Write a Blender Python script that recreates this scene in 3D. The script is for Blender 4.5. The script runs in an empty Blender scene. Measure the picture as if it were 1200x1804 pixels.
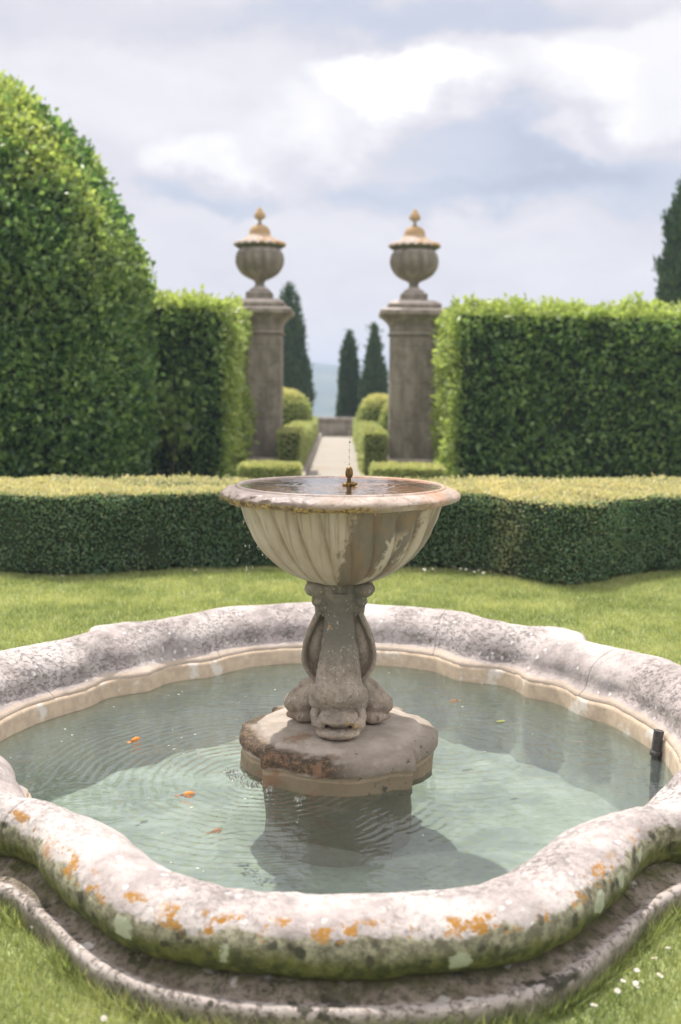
import bpy, bmesh, math, random
import numpy as np
from mathutils import Vector, Matrix
random.seed(7); RNG = np.random.default_rng(7)
S = bpy.context.scene; COL = S.collection
PI = math.pi; rad = math.radians

# ------------------------------------------------------------------ camera
H = 1.37; PITCH = math.atan(227/1900); ROLL = rad(.6)
cd = bpy.data.cameras.new('camera'); cam = bpy.data.objects.new('camera', cd); COL.objects.link(cam)
cd.sensor_fit = 'VERTICAL'; cd.sensor_height = 36; cd.sensor_width = 24; cd.lens = 1900/1804*36
cd.clip_start = .05; cd.clip_end = 12000
cam.rotation_mode = 'QUATERNION'
cam.location = (0, 0, H)
cam.rotation_quaternion = (Matrix.Rotation(PI/2-PITCH, 4, 'X') @ Matrix.Rotation(ROLL, 4, 'Z')).to_quaternion()
cd.dof.use_dof = True; cd.dof.focus_distance = 3.75; cd.dof.aperture_fstop = 2.3
S.camera = cam

# ------------------------------------------------------------------ node helper
class NT:
    def __init__(s, tree): s.t = tree; s.n = tree.nodes; s.l = tree.links
    def new(s, kind, **kw):
        n = s.n.new(kind)
        for k, v in kw.items(): setattr(n, k, v)
        return n
    def put(s, sock, v):
        if hasattr(v, 'is_output') or isinstance(v, bpy.types.NodeSocket): s.l.new(v, sock)
        elif v is not None:
            if isinstance(v, (tuple, list)) and sock.type == 'RGBA' and len(v) == 3: v = (*v, 1)
            sock.default_value = v
    def m(s, op, a, b=None, c=None, clamp=False):
        n = s.new('ShaderNodeMath', operation=op, use_clamp=clamp)
        for i, v in enumerate((a, b, c)):
            if v is not None: s.put(n.inputs[i], v)
        return n.outputs[0]
    def vm(s, op, a, b=None, scale=None):
        n = s.new('ShaderNodeVectorMath', operation=op); s.put(n.inputs[0], a)
        if b is not None: s.put(n.inputs[1], b)
        if scale is not None: s.put(n.inputs['Scale'], scale)
        return n.outputs[1] if op in ('LENGTH', 'DOT_PRODUCT', 'DISTANCE') else n.outputs[0]
    def mix(s, f, a, b, mode='MIX'):
        n = s.new('ShaderNodeMix', data_type='RGBA', blend_type=mode)
        s.put(n.inputs[0], f); s.put(n.inputs[6], a); s.put(n.inputs[7], b); return n.outputs[2]
    def noise(s, v, scale, detail=4, rough=.55, dist=0, out=0):
        n = s.new('ShaderNodeTexNoise'); s.put(n.inputs['Vector'], v); n.inputs['Scale'].default_value = scale
        n.inputs['Detail'].default_value = detail; n.inputs['Roughness'].default_value = rough
        n.inputs['Distortion'].default_value = dist; return n.outputs[out]
    def vor(s, v, scale, feature='F1', out=0, rnd=1):
        n = s.new('ShaderNodeTexVoronoi', feature=feature); s.put(n.inputs['Vector'], v); n.inputs['Scale'].default_value = scale
        n.inputs['Randomness'].default_value = rnd; return n.outputs[out]
    def ss(s, v, a, b, lo=0, hi=1):
        n = s.new('ShaderNodeMapRange', interpolation_type='SMOOTHSTEP'); s.put(n.inputs[0], v)
        n.inputs[1].default_value = a; n.inputs[2].default_value = b; n.inputs[3].default_value = lo; n.inputs[4].default_value = hi
        return n.outputs[0]
    def sep(s, v):
        n = s.new('ShaderNodeSeparateXYZ'); s.put(n.inputs[0], v); return n.outputs
    def comb(s, x, y, z):
        n = s.new('ShaderNodeCombineXYZ')
        for i, v in enumerate((x, y, z)): s.put(n.inputs[i], v)
        return n.outputs[0]
    def coord(s, w='Object'): return s.new('ShaderNodeTexCoord').outputs[w]
    def attr(s, name, out='Fac'): 
        n = s.new('ShaderNodeAttribute'); n.attribute_name = name; return n.outputs[out]
    def bump(s, h, strength=.5, dist=.01, normal=None):
        n = s.new('ShaderNodeBump'); n.inputs['Strength'].default_value = strength; n.inputs['Distance'].default_value = dist
        s.put(n.inputs['Height'], h)
        if normal is not None: s.put(n.inputs['Normal'], normal)
        return n.outputs[0]
def newmat(name):
    m = bpy.data.materials.new(name); m.use_nodes = True; t = NT(m.node_tree); t.n.clear()
    o = t.new('ShaderNodeOutputMaterial'); return m, t, o
def principled(t, o, color, rough=.8, normal=None, spec=.3, **kw):
    p = t.new('ShaderNodeBsdfPrincipled'); t.put(p.inputs['Base Color'], color); t.put(p.inputs['Roughness'], rough)
    t.put(p.inputs['Specular IOR Level'], spec)
    if normal is not None: t.put(p.inputs['Normal'], normal)
    for k, v in kw.items(): t.put(p.inputs[k], v)
    if o is not None: t.l.new(p.outputs[0], o.inputs[0])
    return p

# ------------------------------------------------------------------ sky, sun, exposure
SUN_EL = rad(67); SUN_AZ = rad(-24)          # azimuth measured from +Y towards +X: the sun stands behind the scene on the left
w = bpy.data.worlds.new('World'); S.world = w; w.use_nodes = True
T = NT(w.node_tree); T.n.clear()
sky = T.new('ShaderNodeTexSky', sky_type='NISHITA'); sky.sun_disc = False
sky.sun_elevation = SUN_EL; sky.sun_rotation = SUN_AZ; sky.altitude = 500; sky.dust_density = 2.0
gen = T.coord('Generated'); dx, dy, dz = T.sep(gen)
wob = T.noise(T.vm('MULTIPLY', gen, (1, 1, 1.7)), 5.5, 9, .6, 0, 1)
wob = T.vm('SUBTRACT', wob, (.5, .5, .5))
wx, wy, wz = T.sep(wob)
az = T.m('ADD', T.m('ARCTAN2', dx, dy), T.m('MULTIPLY', wx, .16))
el = T.m('ADD', T.m('ARCSINE', dz), T.m('MULTIPLY', wz, .15))
def sky_dir(px, py):                          # where a cloud stands: azimuth and elevation
    return math.atan((px-600)/1900), math.atan((902-py)/1900)-PITCH
def blob(px, py, rx, ry, soft, amp):
    a0, e0 = sky_dir(px, py)
    u = T.m('DIVIDE', T.m('SUBTRACT', az, a0), rx/1900); v = T.m('DIVIDE', T.m('SUBTRACT', el, e0), ry/1900)
    d = T.m('SQRT', T.m('ADD', T.m('MULTIPLY', u, u), T.m('MULTIPLY', v, v)))
    return T.ss(d, 1-soft, 1+soft, amp, 0)
big = T.noise(T.vm('MULTIPLY', gen, (1, 1, 2.6)), 3.0, 8, .58, .3)
fine = T.noise(T.vm('MULTIPLY', gen, (1, 1, 2.2)), 11, 8, .6, .2)
v = T.m('ADD', .50, T.m('MULTIPLY', T.m('SUBTRACT', big, .5), .55))
v = T.m('ADD', v, T.m('MULTIPLY', T.m('SUBTRACT', fine, .5), .35))
for b in [(800, 205, 290, 105, .16, .30), (1090, 140, 170, 70, .3, .40), (690, 150, 150, 42, .22, .34), (370, 275, 100, 50, .3, .38), (500, 250, 75, 50, .45, .22),
          (770, 285, 250, 58, .55, -.50), (950, 230, 150, 45, .6, -.2), (1010, 325, 200, 50, .6, -.22), (365, 318, 85, 30, .6, -.5), (955, 262, 60, 24, .5, .38), (230, 150, 330, 62, .6, .18),
          (600, 470, 900, 120, .7, .10), (300, 30, 520, 40, .7, -.14), (840, 50, 330, 50, .7, -.14), (480, 600, 900, 60, .8, .08)]:
    v = T.m('ADD', v, blob(*b))
v = T.m('ADD', v, T.ss(el, rad(13), rad(38), 0, .95))      # overcast zenith glow, added to strengthen the pool's sky reflection and the fill
ramp = T.new('ShaderNodeValToRGB'); T.put(ramp.inputs[0], T.m('DIVIDE', v, 1.6)); e = ramp.color_ramp.elements
e[0].position = .0; e[0].color = (3.5, 3.65, 4.3, 1); e[1].position = 1.; e[1].color = (10.5, 10.3, 10.2, 1)
for p, c in ((.3/1.6, (4.4, 4.5, 5.1, 1)), (.52/1.6, (5.2, 5.15, 5.6, 1)), (.8/1.6, (6.2, 6.1, 6.4, 1)), (1/1.6, (6.75, 6.65, 6.85, 1))):
    x = e.new(p); x.color = c
cover = T.ss(v, .30, .46, .80, .98)
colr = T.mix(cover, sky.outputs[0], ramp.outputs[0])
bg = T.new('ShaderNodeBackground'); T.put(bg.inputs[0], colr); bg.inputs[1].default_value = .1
T.l.new(bg.outputs[0], T.new('ShaderNodeOutputWorld').inputs[0])
sd = bpy.data.lights.new('sun', 'SUN'); sd.energy = 3.5; sd.angle = rad(.9); sd.color = (1, .955, .88)
sun = bpy.data.objects.new('sun', sd); COL.objects.link(sun)
sdir = Vector((math.cos(SUN_EL)*math.sin(SUN_AZ), math.cos(SUN_EL)*math.cos(SUN_AZ), math.sin(SUN_EL)))
sun.rotation_euler = sdir.to_track_quat('Z', 'Y').to_euler(); sun.location = sdir*30
S.view_settings.view_transform = 'Standard'; S.view_settings.look = 'None'
S.view_settings.exposure = .62; S.view_settings.gamma = 1; S.view_settings.use_curve_mapping = False
S.render.engine = 'CYCLES'

# ------------------------------------------------------------------ geometry helpers
def _hash(i, j, k):
    h = (i*374761393 + j*668265263 + k*2147483647) & 0xffffffff
    h = ((h ^ (h >> 13))*1274126177) & 0xffffffff
    return ((h ^ (h >> 16)) & 0xffff)/65535.0
def vnoise(P, sc=1, seed=0):
    P = np.asarray(P, float)*sc + 100 + seed*17.3
    I = np.floor(P).astype(np.int64); f = P-I; f = f*f*(3-2*f); r = 0
    for a in (0, 1):
        for b in (0, 1):
            for c in (0, 1):
                wt = (f[:, 0] if a else 1-f[:, 0])*(f[:, 1] if b else 1-f[:, 1])*(f[:, 2] if c else 1-f[:, 2])
                r = r + wt*_hash(I[:, 0]+a, I[:, 1]+b, I[:, 2]+c)
    return r*2-1
def fbm(P, sc, oct=4, seed=0):
    r = 0; a = 1
    for o in range(oct): r = r + a*vnoise(P, sc*2**o, seed+o); a *= .5
    return r
def tag(o, label=None, cat=None, group=None, kind=None):
    if label: o['label'] = label
    if cat: o['category'] = cat
    if group: o['group'] = group
    if kind: o['kind'] = kind
    return o
def empty(name, loc, label, cat, group=None):
    o = bpy.data.objects.new(name, None); COL.objects.link(o); o.location = loc; o.empty_display_size = .2
    return tag(o, label, cat, group)
def mesh(name, V, Fc, mat, parent=None, smooth=True, attrs=None, loc=None):
    me = bpy.data.meshes.new(name)
    V = np.asarray(V, float)
    if isinstance(Fc, np.ndarray):
        n, k = Fc.shape
        me.vertices.add(len(V)); me.vertices.foreach_set('co', V.ravel())
        me.loops.add(n*k); me.loops.foreach_set('vertex_index', Fc.ravel().astype(np.int32))
        me.polygons.add(n); me.polygons.foreach_set('loop_start', np.arange(0, n*k, k, dtype=np.int32))
        me.update(calc_edges=True)
    else: me.from_pydata(V.tolist(), [], Fc); me.update()
    if smooth: me.polygons.foreach_set('use_smooth', np.ones(len(me.polygons), bool))
    if attrs:
        for k, a in attrs.items():
            at = me.attributes.new(k, 'FLOAT', 'POINT'); at.data.foreach_set('value', np.asarray(a, np.float32))
    me.materials.append(mat)
    o = bpy.data.objects.new(name, me); COL.objects.link(o)
    if parent is not None: o.parent = parent
    if loc is not None: o.location = loc
    return o
def bmobj(name, bm, mat, parent=None, smooth=True, loc=None):
    bmesh.ops.recalc_face_normals(bm, faces=bm.faces)
    me = bpy.data.meshes.new(name); bm.to_mesh(me); bm.free()
    if smooth: me.polygons.foreach_set('use_smooth', np.ones(len(me.polygons), bool))
    me.materials.append(mat); o = bpy.data.objects.new(name, me); COL.objects.link(o)
    if parent is not None: o.parent = parent
    if loc is not None: o.location = loc
    return o
def copy_tree(o, parent=None):
    c = o.copy(); COL.objects.link(c); c.parent = parent
    for ch in list(o.children): copy_tree(ch, c)
    return c
def gridfaces(nu, nv, wrapu=False, wrapv=False):
    iu = np.arange(nu if wrapu else nu-1); iv = np.arange(nv if wrapv else nv-1)
    U, V = np.meshgrid(iu, iv, indexing='ij'); U = U.ravel(); V = V.ravel(); U2 = (U+1) % nu; V2 = (V+1) % nv
    return np.stack([U*nv+V, U2*nv+V, U2*nv+V2, U*nv+V2], 1)
def box(bm, c, s, rz=0, bevel=0):
    r = bmesh.ops.create_cube(bm, size=1, matrix=Matrix.Translation(c) @ Matrix.Rotation(rz, 4, 'Z') @ Matrix.Diagonal((*s, 1)))
    if bevel:
        es = list({e for v in r['verts'] for e in v.link_edges})
        bmesh.ops.bevel(bm, geom=es, offset=bevel, segments=2, affect='EDGES', profile=.6)
def ell(bm, c, r, rot=None, seg=20):
    M = Matrix.Translation(c)
    if rot is not None: M = M @ rot
    bmesh.ops.create_uvsphere(bm, u_segments=seg, v_segments=max(8, seg*2//3), radius=1, matrix=M @ Matrix.Diagonal((*r, 1)))
def tube(bm, pts, rs, seg=14, flat=1.0, side=Vector((1, 0, 0))):
    rings = []
    for i, p in enumerate(pts):
        p = Vector(p); d = (Vector(pts[min(i+1, len(pts)-1)])-Vector(pts[max(i-1, 0)])).normalized()
        a = d.cross(side)
        a = (a if a.length > .1 else d.cross(Vector((0, 1, 0)))).normalized(); b = d.cross(a).normalized()
        rings.append([bm.verts.new(p+a*math.cos(2*PI*k/seg)*rs[i]*flat+b*math.sin(2*PI*k/seg)*rs[i]) for k in range(seg)])
    for A, B in zip(rings, rings[1:]):
        for k in range(seg): bm.faces.new((A[k], A[(k+1) % seg], B[(k+1) % seg], B[k]))
    bm.faces.new(rings[0][::-1]); bm.faces.new(rings[-1])
def lathe(prof, n=64, rf=None):
    """prof: (r, z) list; rf(phi, i, r) -> r"""
    ph = np.linspace(0, 2*PI, n, endpoint=False); V = []
    for j, p in enumerate(ph):
        for i, (r, z) in enumerate(prof):
            rr = rf(p, i, r, z) if rf else r
            V.append((rr*math.cos(p), rr*math.sin(p), z))
    return np.array(V), gridfaces(n, len(prof), wrapu=True)
def densify(prof, k=4):
    p = np.array(prof, float); t = np.arange(len(p)); tt = np.linspace(0, len(p)-1, (len(p)-1)*k+1)
    # Catmull-Rom
    out = []
    for x in tt:
        i = min(int(x), len(p)-2); f = x-i
        p0, p1, p2, p3 = p[max(i-1, 0)], p[i], p[i+1], p[min(i+2, len(p)-1)]
        out.append(.5*((2*p1)+(-p0+p2)*f+(2*p0-5*p1+4*p2-p3)*f*f+(-p0+3*p1-3*p2+p3)*f**3))
    return [tuple(q) for q in out]

# ------------------------------------------------------------------ materials
def leaf_mat(name, cols, trans=.35, rough=.45, spec=.35):
    m, t, o = newmat(name)
    r = t.attr('rnd'); tip = t.attr('tip')
    n = t.noise(t.coord('Object'), 1.7, 3)
    f = t.m('ADD', r, t.m('MULTIPLY', t.m('SUBTRACT', n, .5), 1.1))
    ra = t.new('ShaderNodeValToRGB'); t.put(ra.inputs[0], f); el_ = ra.color_ramp.elements
    el_[0].position = .05; el_[0].color = (*cols[0], 1); el_[1].position = .95; el_[1].color = (*cols[2], 1)
    x = el_.new(.5); x.color = (*cols[1], 1)
    c = t.mix(tip, ra.outputs[0], cols[3])
    p = principled(t, None, c, rough, spec=spec)
    tr = t.new('ShaderNodeBsdfTranslucent'); t.put(tr.inputs[0], t.mix(.6, c, (.25, .42, .04), 'MIX'))
    tr2 = t.mix(1, c, (1.6, 1.7, 1.0), 'MULTIPLY'); t.put(tr.inputs[0], tr2)
    mx = t.new('ShaderNodeMixShader'); mx.inputs[0].default_value = trans
    t.l.new(p.outputs[0], mx.inputs[1]); t.l.new(tr.outputs[0], mx.inputs[2]); t.l.new(mx.outputs[0], o.inputs[0])
    return m
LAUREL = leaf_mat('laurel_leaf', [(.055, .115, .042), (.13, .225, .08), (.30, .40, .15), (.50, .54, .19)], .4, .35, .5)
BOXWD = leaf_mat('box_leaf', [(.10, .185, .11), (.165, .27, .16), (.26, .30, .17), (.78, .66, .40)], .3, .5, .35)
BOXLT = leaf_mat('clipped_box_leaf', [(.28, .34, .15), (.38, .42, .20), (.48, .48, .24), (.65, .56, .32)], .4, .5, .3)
CYPR = leaf_mat('cypress_leaf', [(.05, .095, .055), (.07, .125, .07), (.11, .15, .075), (.17, .19, .09)], .15, .7, .2)
def simple(name, col, rough=.9, n2=None, sc=8, bs=.3, bd=.01, **kw):
    m, t, o = newmat(name); c = t.coord('Object')
    nz = t.noise(c, sc, 6); cc = t.mix(t.ss(nz, .35, .65), col, n2 or tuple(x*.6 for x in col))
    principled(t, o, cc, rough, t.bump(t.noise(c, sc*4, 6), bs, bd), **kw); return m
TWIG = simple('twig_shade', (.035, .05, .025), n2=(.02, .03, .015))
BARK = simple('bark', (.16, .12, .09), n2=(.08, .06, .045), sc=12)
SOIL = simple('soil', (.13, .10, .07), sc=15)
BRASS = simple('aged_brass', (.30, .19, .06), .45, n2=(.12, .08, .04), sc=60, Metallic=.6)
DARKM = simple('dark_metal', (.06, .055, .055), .5, n2=(.10, .09, .085), sc=40)

def lawn_material():
    m, t, o = newmat('lawn'); c = t.coord('Object')
    a = t.noise(c, 1.3, 5); b = t.noise(c, 30, 6, .7)
    col = t.mix(t.ss(a, .35, .65), (.27, .30, .135), (.37, .38, .18))
    col = t.mix(t.ss(b, .3, .75), col, (.17, .22, .08))
    principled(t, o, col, .9, t.bump(b, .6, .02)); return m
LAWN = lawn_material()
GRASS = leaf_mat('grass_blade', [(.17, .21, .085), (.31, .34, .15), (.48, .47, .25), (.60, .56, .34)], .4, .5, .25)
def hill_material():
    m, t, o = newmat('terrain'); c = t.coord('Object'); y = t.sep(c)[1]
    a = t.noise(c, .02, 6); b = t.noise(c, .15, 5)
    far = t.mix(t.ss(a, .4, .6), (.05, .085, .03), (.13, .15, .06)); far = t.mix(t.ss(b, .4, .7), far, (.035, .06, .025))
    g = t.mix(t.ss(t.noise(c, 1.3, 5), .35, .65), (.27, .30, .135), (.37, .38, .18))
    g = t.mix(t.ss(t.noise(c, 30, 6, .7), .3, .75), g, (.17, .22, .08))
    principled(t, o, t.mix(t.ss(y, 34, 45), g, far), .95); return m
def gravel_material():
    m, t, o = newmat('gravel'); c = t.coord('Object')
    vr = t.vor(c, 60); vc = t.vor(c, 60, out=1)
    g = t.mix(t.noise(c, 2, 4), (.43, .385, .345), (.33, .29, .26)); g = t.mix(.35, g, vc, 'SOFT_LIGHT')
    g = t.mix(t.ss(t.noise(c, .9, 5), .55, .7), g, (.36, .31, .25))
    principled(t, o, g, .95, t.bump(vr, .5, .01)); return m

def coping_material(name='lichened_stone'):
    m, t, o = newmat(name); c = t.coord('Object')
    n1 = t.noise(c, 3.2, 6, .6); n2 = t.noise(c, 14, 8, .65); n3 = t.noise(c, 70, 5, .65)
    pa = t.attr('pa'); up = t.sep(t.new('ShaderNodeNewGeometry').outputs['Normal'])[2]
    col = t.mix(t.ss(n2, .35, .65), (.47, .405, .39), (.31, .27, .26))
    col = t.mix(t.m('MULTIPLY', t.ss(n1, .42, .62), .75), col, (.58, .525, .505))
    spots = t.vor(t.vm('ADD', c, t.vm('SCALE', t.noise(c, 20, 3, out=1), scale=.03)), 26)
    col = t.mix(t.m('MULTIPLY', t.ss(spots, .30, .12), t.ss(t.noise(c, 7, 3), .5, .6)), col, (.72, .68, .66))
    # weather-eaten pits: dark lichen specks, thick in some stretches
    pm = t.ss(t.noise(c, 2.6, 4), .38, .58)
    cs = t.vm('MULTIPLY', c, (1, 1, 1.6))
    pit = t.ss(t.noise(cs, 46, 6, .78, .5), .515, .60)
    inner = t.ss(pa, .8, 1.25, .30, 1.)
    pitm = t.m('MULTIPLY', t.m('MULTIPLY', pit, pm), t.m('MULTIPLY', inner, t.ss(pa, 1.95, 1.84)))
    col = t.mix(t.m('MULTIPLY', pitm, .55), col, (.17, .155, .15))
    # fine dark grain everywhere on top
    grain = t.ss(n3, .53, .66); col = t.mix(t.m('MULTIPLY', grain, .5), col, (.25, .22, .21))
    # tan water staining on the inner cove
    cove = t.ss(t.m('ADD', pa, t.m('MULTIPLY', t.m('SUBTRACT', n1, .5), .5)), 1.90, 2.02)
    col = t.mix(t.m('MULTIPLY', cove, .75), col, t.mix(n2, (.58, .47, .37), (.44, .35, .27)))
    # outer side: grey crust, green moss, orange lichen along the upper edge of it
    e = t.m('ADD', pa, t.m('MULTIPLY', t.m('SUBTRACT', t.noise(c, 9, 7, .7), .5), .9))
    crust = t.ss(e, .36, .26)
    ccol = t.mix(t.ss(t.noise(c, 38, 6, .7), .4, .62), (.13, .12, .075), (.34, .32, .22))
    col = t.mix(t.m('MULTIPLY', crust, .92), col, ccol)
    e2 = t.m('ADD', pa, t.m('MULTIPLY', t.m('SUBTRACT', t.noise(c, 6, 6, .7), .5), .5))
    moss = t.ss(e2, .16, -.12)
    mcol = t.mix(t.ss(t.noise(c, 26, 6, .7), .38, .62), (.045, .055, .015), (.14, .145, .04))
    col = t.mix(t.m('MULTIPLY', moss, .9), col, mcol)
    dark = t.m('MULTIPLY', t.ss(t.vor(t.vm('ADD', c, t.vm('SCALE', t.noise(c, 14, 3, out=1), scale=.06)), 20), .32, .2), t.ss(t.m('ABSOLUTE', t.m('SUBTRACT', e, .15)), .35, .15))
    col = t.mix(t.m('MULTIPLY', dark, .8), col, (.05, .05, .035))
    wv = t.vm('ADD', c, t.vm('SCALE', t.noise(c, 18, 4, .7, out=1), scale=.07))
    ol = t.ss(t.noise(t.vm('ADD', c, (5, 2, 1)), 15, 7, .68), .535, .555)
    band = t.ss(t.m('ABSOLUTE', t.m('SUBTRACT', pa, .42)), .24, .14)
    band = t.m('MULTIPLY', band, t.ss(t.noise(c, 3.6, 3), .40, .50))
    stray = t.m('MULTIPLY', t.ss(t.noise(c, 30, 5, .7), .66, .70), t.m('MULTIPLY', t.ss(pa, 1.2, .8), t.ss(t.noise(c, 2.3, 2), .45, .55)))
    om = t.m('MAXIMUM', t.m('MULTIPLY', ol, band), t.m('MULTIPLY', stray, .8))
    om = t.m('MULTIPLY', om, t.ss(t.noise(c, 75, 5, .7), .36, .52, .15, 1))
    col = t.mix(om, col, t.mix(n3, (.43, .22, .05), (.27, .13, .03)))
    pal = t.m('MULTIPLY', t.ss(t.vor(wv, 7.3), .22, .17), t.ss(t.m('ABSOLUTE', pa), .3, .2))
    col = t.mix(t.m('MULTIPLY', pal, .8), col, (.48, .50, .38))
    hgt = t.m('ADD', t.m('MULTIPLY', n2, .5), t.m('SUBTRACT', t.m('MULTIPLY', n3, .35), t.m('MULTIPLY', pitm, .35)))
    principled(t, o, col, .9, t.bump(hgt, .8, .012), spec=.2); return m
def shelf_material():
    m, t, o = newmat('mossy_base_stone'); c = t.coord('Object')
    pa = t.attr('pa'); n = t.noise(c, 10, 7, .65); n3 = t.noise(c, 55, 6, .7)
    col = t.mix(t.ss(n, .38, .62), (.19, .15, .115), (.31, .255, .205))
    col = t.mix(t.m('MULTIPLY', t.ss(n3, .46, .6), .75), col, (.075, .068, .055))
    edge = t.ss(t.m('ADD', pa, t.m('MULTIPLY', t.m('SUBTRACT', n, .5), .9)), .62, .85)
    col = t.mix(t.m('MULTIPLY', edge, t.ss(n3, .6, .45, .15, .85)), col, (.50, .435, .41))
    wv = t.vm('ADD', c, t.vm('SCALE', t.noise(c, 12, 3, out=1), scale=.08))
    bl = t.m('MULTIPLY', t.ss(t.noise(t.vm('MULTIPLY', c, (1, 1, 1)), 11, 6, .65), .56, .60), t.ss(t.noise(c, 3, 3), .42, .52))
    col = t.mix(t.m('MULTIPLY', bl, .9), col, (.045, .042, .03))
    wh = t.m('MULTIPLY', t.ss(t.vor(t.vm('ADD', wv, (3, 1, 2)), 14), .28, .2), t.ss(t.noise(c, 5.1, 3), .5, .58))
    col = t.mix(t.m('MULTIPLY', wh, .85), col, (.62, .57, .54))
    gr = t.m('MULTIPLY', t.ss(t.m('ADD', pa, t.m('MULTIPLY', t.m('SUBTRACT', n, .5), .8)), .7, .1), t.ss(t.noise(c, 18, 4), .32, .58)); col = t.mix(t.m('MULTIPLY', gr, .85), col, (.085, .088, .03))
    sd_ = t.ss(pa, 1.02, 1.1); col = t.mix(t.m('MULTIPLY', sd_, .8), col, t.mix(t.ss(n, .35, .6), (.11, .105, .07), (.24, .21, .155)))
    principled(t, o, col, .92, t.bump(t.m('ADD', n, t.m('MULTIPLY', n3, .5)), .7, .012), spec=.15); return m
def fountain_stone(name='fountain_stone', kind=0):
    """kind 0 pedestal, 1 bowl, 2 rim of the bowl, 3 plinth"""
    m, t, o = newmat(name); c = t.coord('Object'); x, y, z = t.sep(c)
    n = t.noise(c, 9, 7, .62); n3 = t.noise(c, 60, 6, .7); nb = t.noise(c, 3.2, 4)
    rough = .85; wetm = None
    if kind == 0:
        col = t.mix(t.ss(n, .36, .64), (.37, .31, .25), (.25, .21, .165))
        col = t.mix(t.m('MULTIPLY', t.ss(z, .33, .48), t.ss(y, -.02, -.07)), col, t.mix(n, (.19, .175, .14), (.12, .112, .09)))  # upper front darkened: shade under the bowl put into the colour
        col = t.mix(t.m('MULTIPLY', t.ss(nb, .5, .62), .5), col, (.50, .42, .32))
        col = t.mix(t.m('MULTIPLY', t.ss(n3, .5, .64), .55), col, (.15, .13, .10)); sp = t.m('MULTIPLY', t.ss(t.noise(c, 95, 4, .7), .60, .66), t.ss(t.noise(c, 12, 3), .42, .55)); col = t.mix(t.m('MULTIPLY', sp, .8), col, (.60, .56, .52))
        orr = t.m('MULTIPLY', t.ss(t.vor(c, 16), .2, .12), t.ss(t.noise(c, 4.4, 2), .52, .58)); col = t.mix(t.m('MULTIPLY', orr, .6), col, (.48, .28, .09))
    elif kind == 1:
        ang = t.m('ARCTAN2', x, t.m('MULTIPLY', y, -1))
        st = t.m('ADD', t.m('MULTIPLY', t.noise(t.comb(t.m('MULTIPLY', ang, 2.2), 0, t.m('MULTIPLY', z, 2.5)), 3, 6, .65), .6), t.m('MULTIPLY', n, .4))
        col = t.mix(t.ss(st, .35, .65), (.50, .415, .325), (.41, .335, .255))
        col = t.mix(t.m('MULTIPLY', t.ss(nb, .45, .62), .55), col, (.55, .50, .42))
        sk = t.noise(t.comb(t.m('MULTIPLY', ang, 9), 11, t.m('MULTIPLY', z, 1.5)), 2.2, 5, .7); col = t.mix(t.m('MULTIPLY', t.ss(sk, .50, .66), t.ss(z, .66, .93, .15, .65)), col, (.20, .165, .125))
        tan_ = t.m('MULTIPLY', t.ss(t.noise(t.comb(t.m('MULTIPLY', ang, 6), 3, z), 2, 5), .55, .66), t.ss(z, .75, .93)); col = t.mix(t.m('MULTIPLY', tan_, .7), col, (.36, .24, .12))
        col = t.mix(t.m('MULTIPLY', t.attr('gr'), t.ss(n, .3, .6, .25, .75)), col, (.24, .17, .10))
        # dark wet run down the front right
        a2 = t.m('ADD', t.m('ADD', ang, t.m('MULTIPLY', t.m('SUBTRACT', z, .80), -.55)), t.m('MULTIPLY', t.m('SUBTRACT', t.noise(t.comb(t.m('MULTIPLY', ang, 1.5), 7, t.m('MULTIPLY', z, 4)), 4, 6, .65), .5), .7))
        wetm = t.m('MULTIPLY', t.ss(a2, -.01, .07), t.ss(a2, .88, .80))
        dry = t.m('MULTIPLY', t.ss(a2, .50, .54), t.ss(a2, .70, .66)); dry = t.m('MULTIPLY', dry, t.ss(z, .88, .84))
        wetm = t.m('MULTIPLY', wetm, t.m('SUBTRACT', 1, dry))
        col = t.mix(t.m('MULTIPLY', wetm, .85), col, t.mix(t.ss(st, .42, .58), (.12, .108, .09), (.20, .14, .085)))
        wet2 = t.m('MULTIPLY', t.ss(ang, 1.15, 1.2), t.ss(ang, 1.42, 1.36)); col = t.mix(t.m('MULTIPLY', wet2, .6), col, (.17, .15, .12))
        rough = t.ss(wetm, 0, 1, .85, .5)
    elif kind == 2:
        ang = t.m('ARCTAN2', x, t.m('MULTIPLY', y, -1))
        col = t.mix(t.ss(n, .36, .64), (.52, .42, .37), (.38, .30, .25))
        col = t.mix(t.m('MULTIPLY', t.ss(n3, .48, .62), .45), col, (.16, .12, .10))
        la = t.m('ADD', ang, t.m('MULTIPLY', t.m('SUBTRACT', n, .5), .8))
        wetm = t.ss(la, .05, -.35)
        col = t.mix(t.m('MULTIPLY', wetm, .8), col, t.mix(t.ss(n, .4, .6), (.16, .12, .11), (.28, .22, .20)))
        algae = t.m('MULTIPLY', t.ss(t.m('ADD', z, t.m('MULTIPLY', t.m('SUBTRACT', n, .5), .04)), .975, .960), t.ss(la, .5, .1))
        col = t.mix(t.m('MULTIPLY', algae, .9), col, t.mix(t.ss(n3, .42, .6), (.10, .065, .02), (.50, .33, .11)))
        red = t.m('MULTIPLY', t.ss(la, .5, 1.0), t.ss(nb, .4, .6)); col = t.mix(t.m('MULTIPLY', red, .6), col, (.44, .22, .12))
        rough = t.ss(wetm, 0, 1, .8, .28)
    else:
        col = t.mix(t.ss(n, .36, .64), (.43, .365, .31), (.31, .265, .22))
        e = t.m('ADD', z, t.m('MULTIPLY', t.m('SUBTRACT', n, .5), .05))
        ri = t.m('MULTIPLY', t.ss(t.m('ADD', x, t.m('MULTIPLY', n, .12)), .16, .02), 1)
        band = t.m('MULTIPLY', t.ss(e, .035, .05), t.ss(e, .102, .09))
        rr = t.m('SQRT', t.m('ADD', t.m('MULTIPLY', x, x), t.m('MULTIPLY', y, y)))
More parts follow.
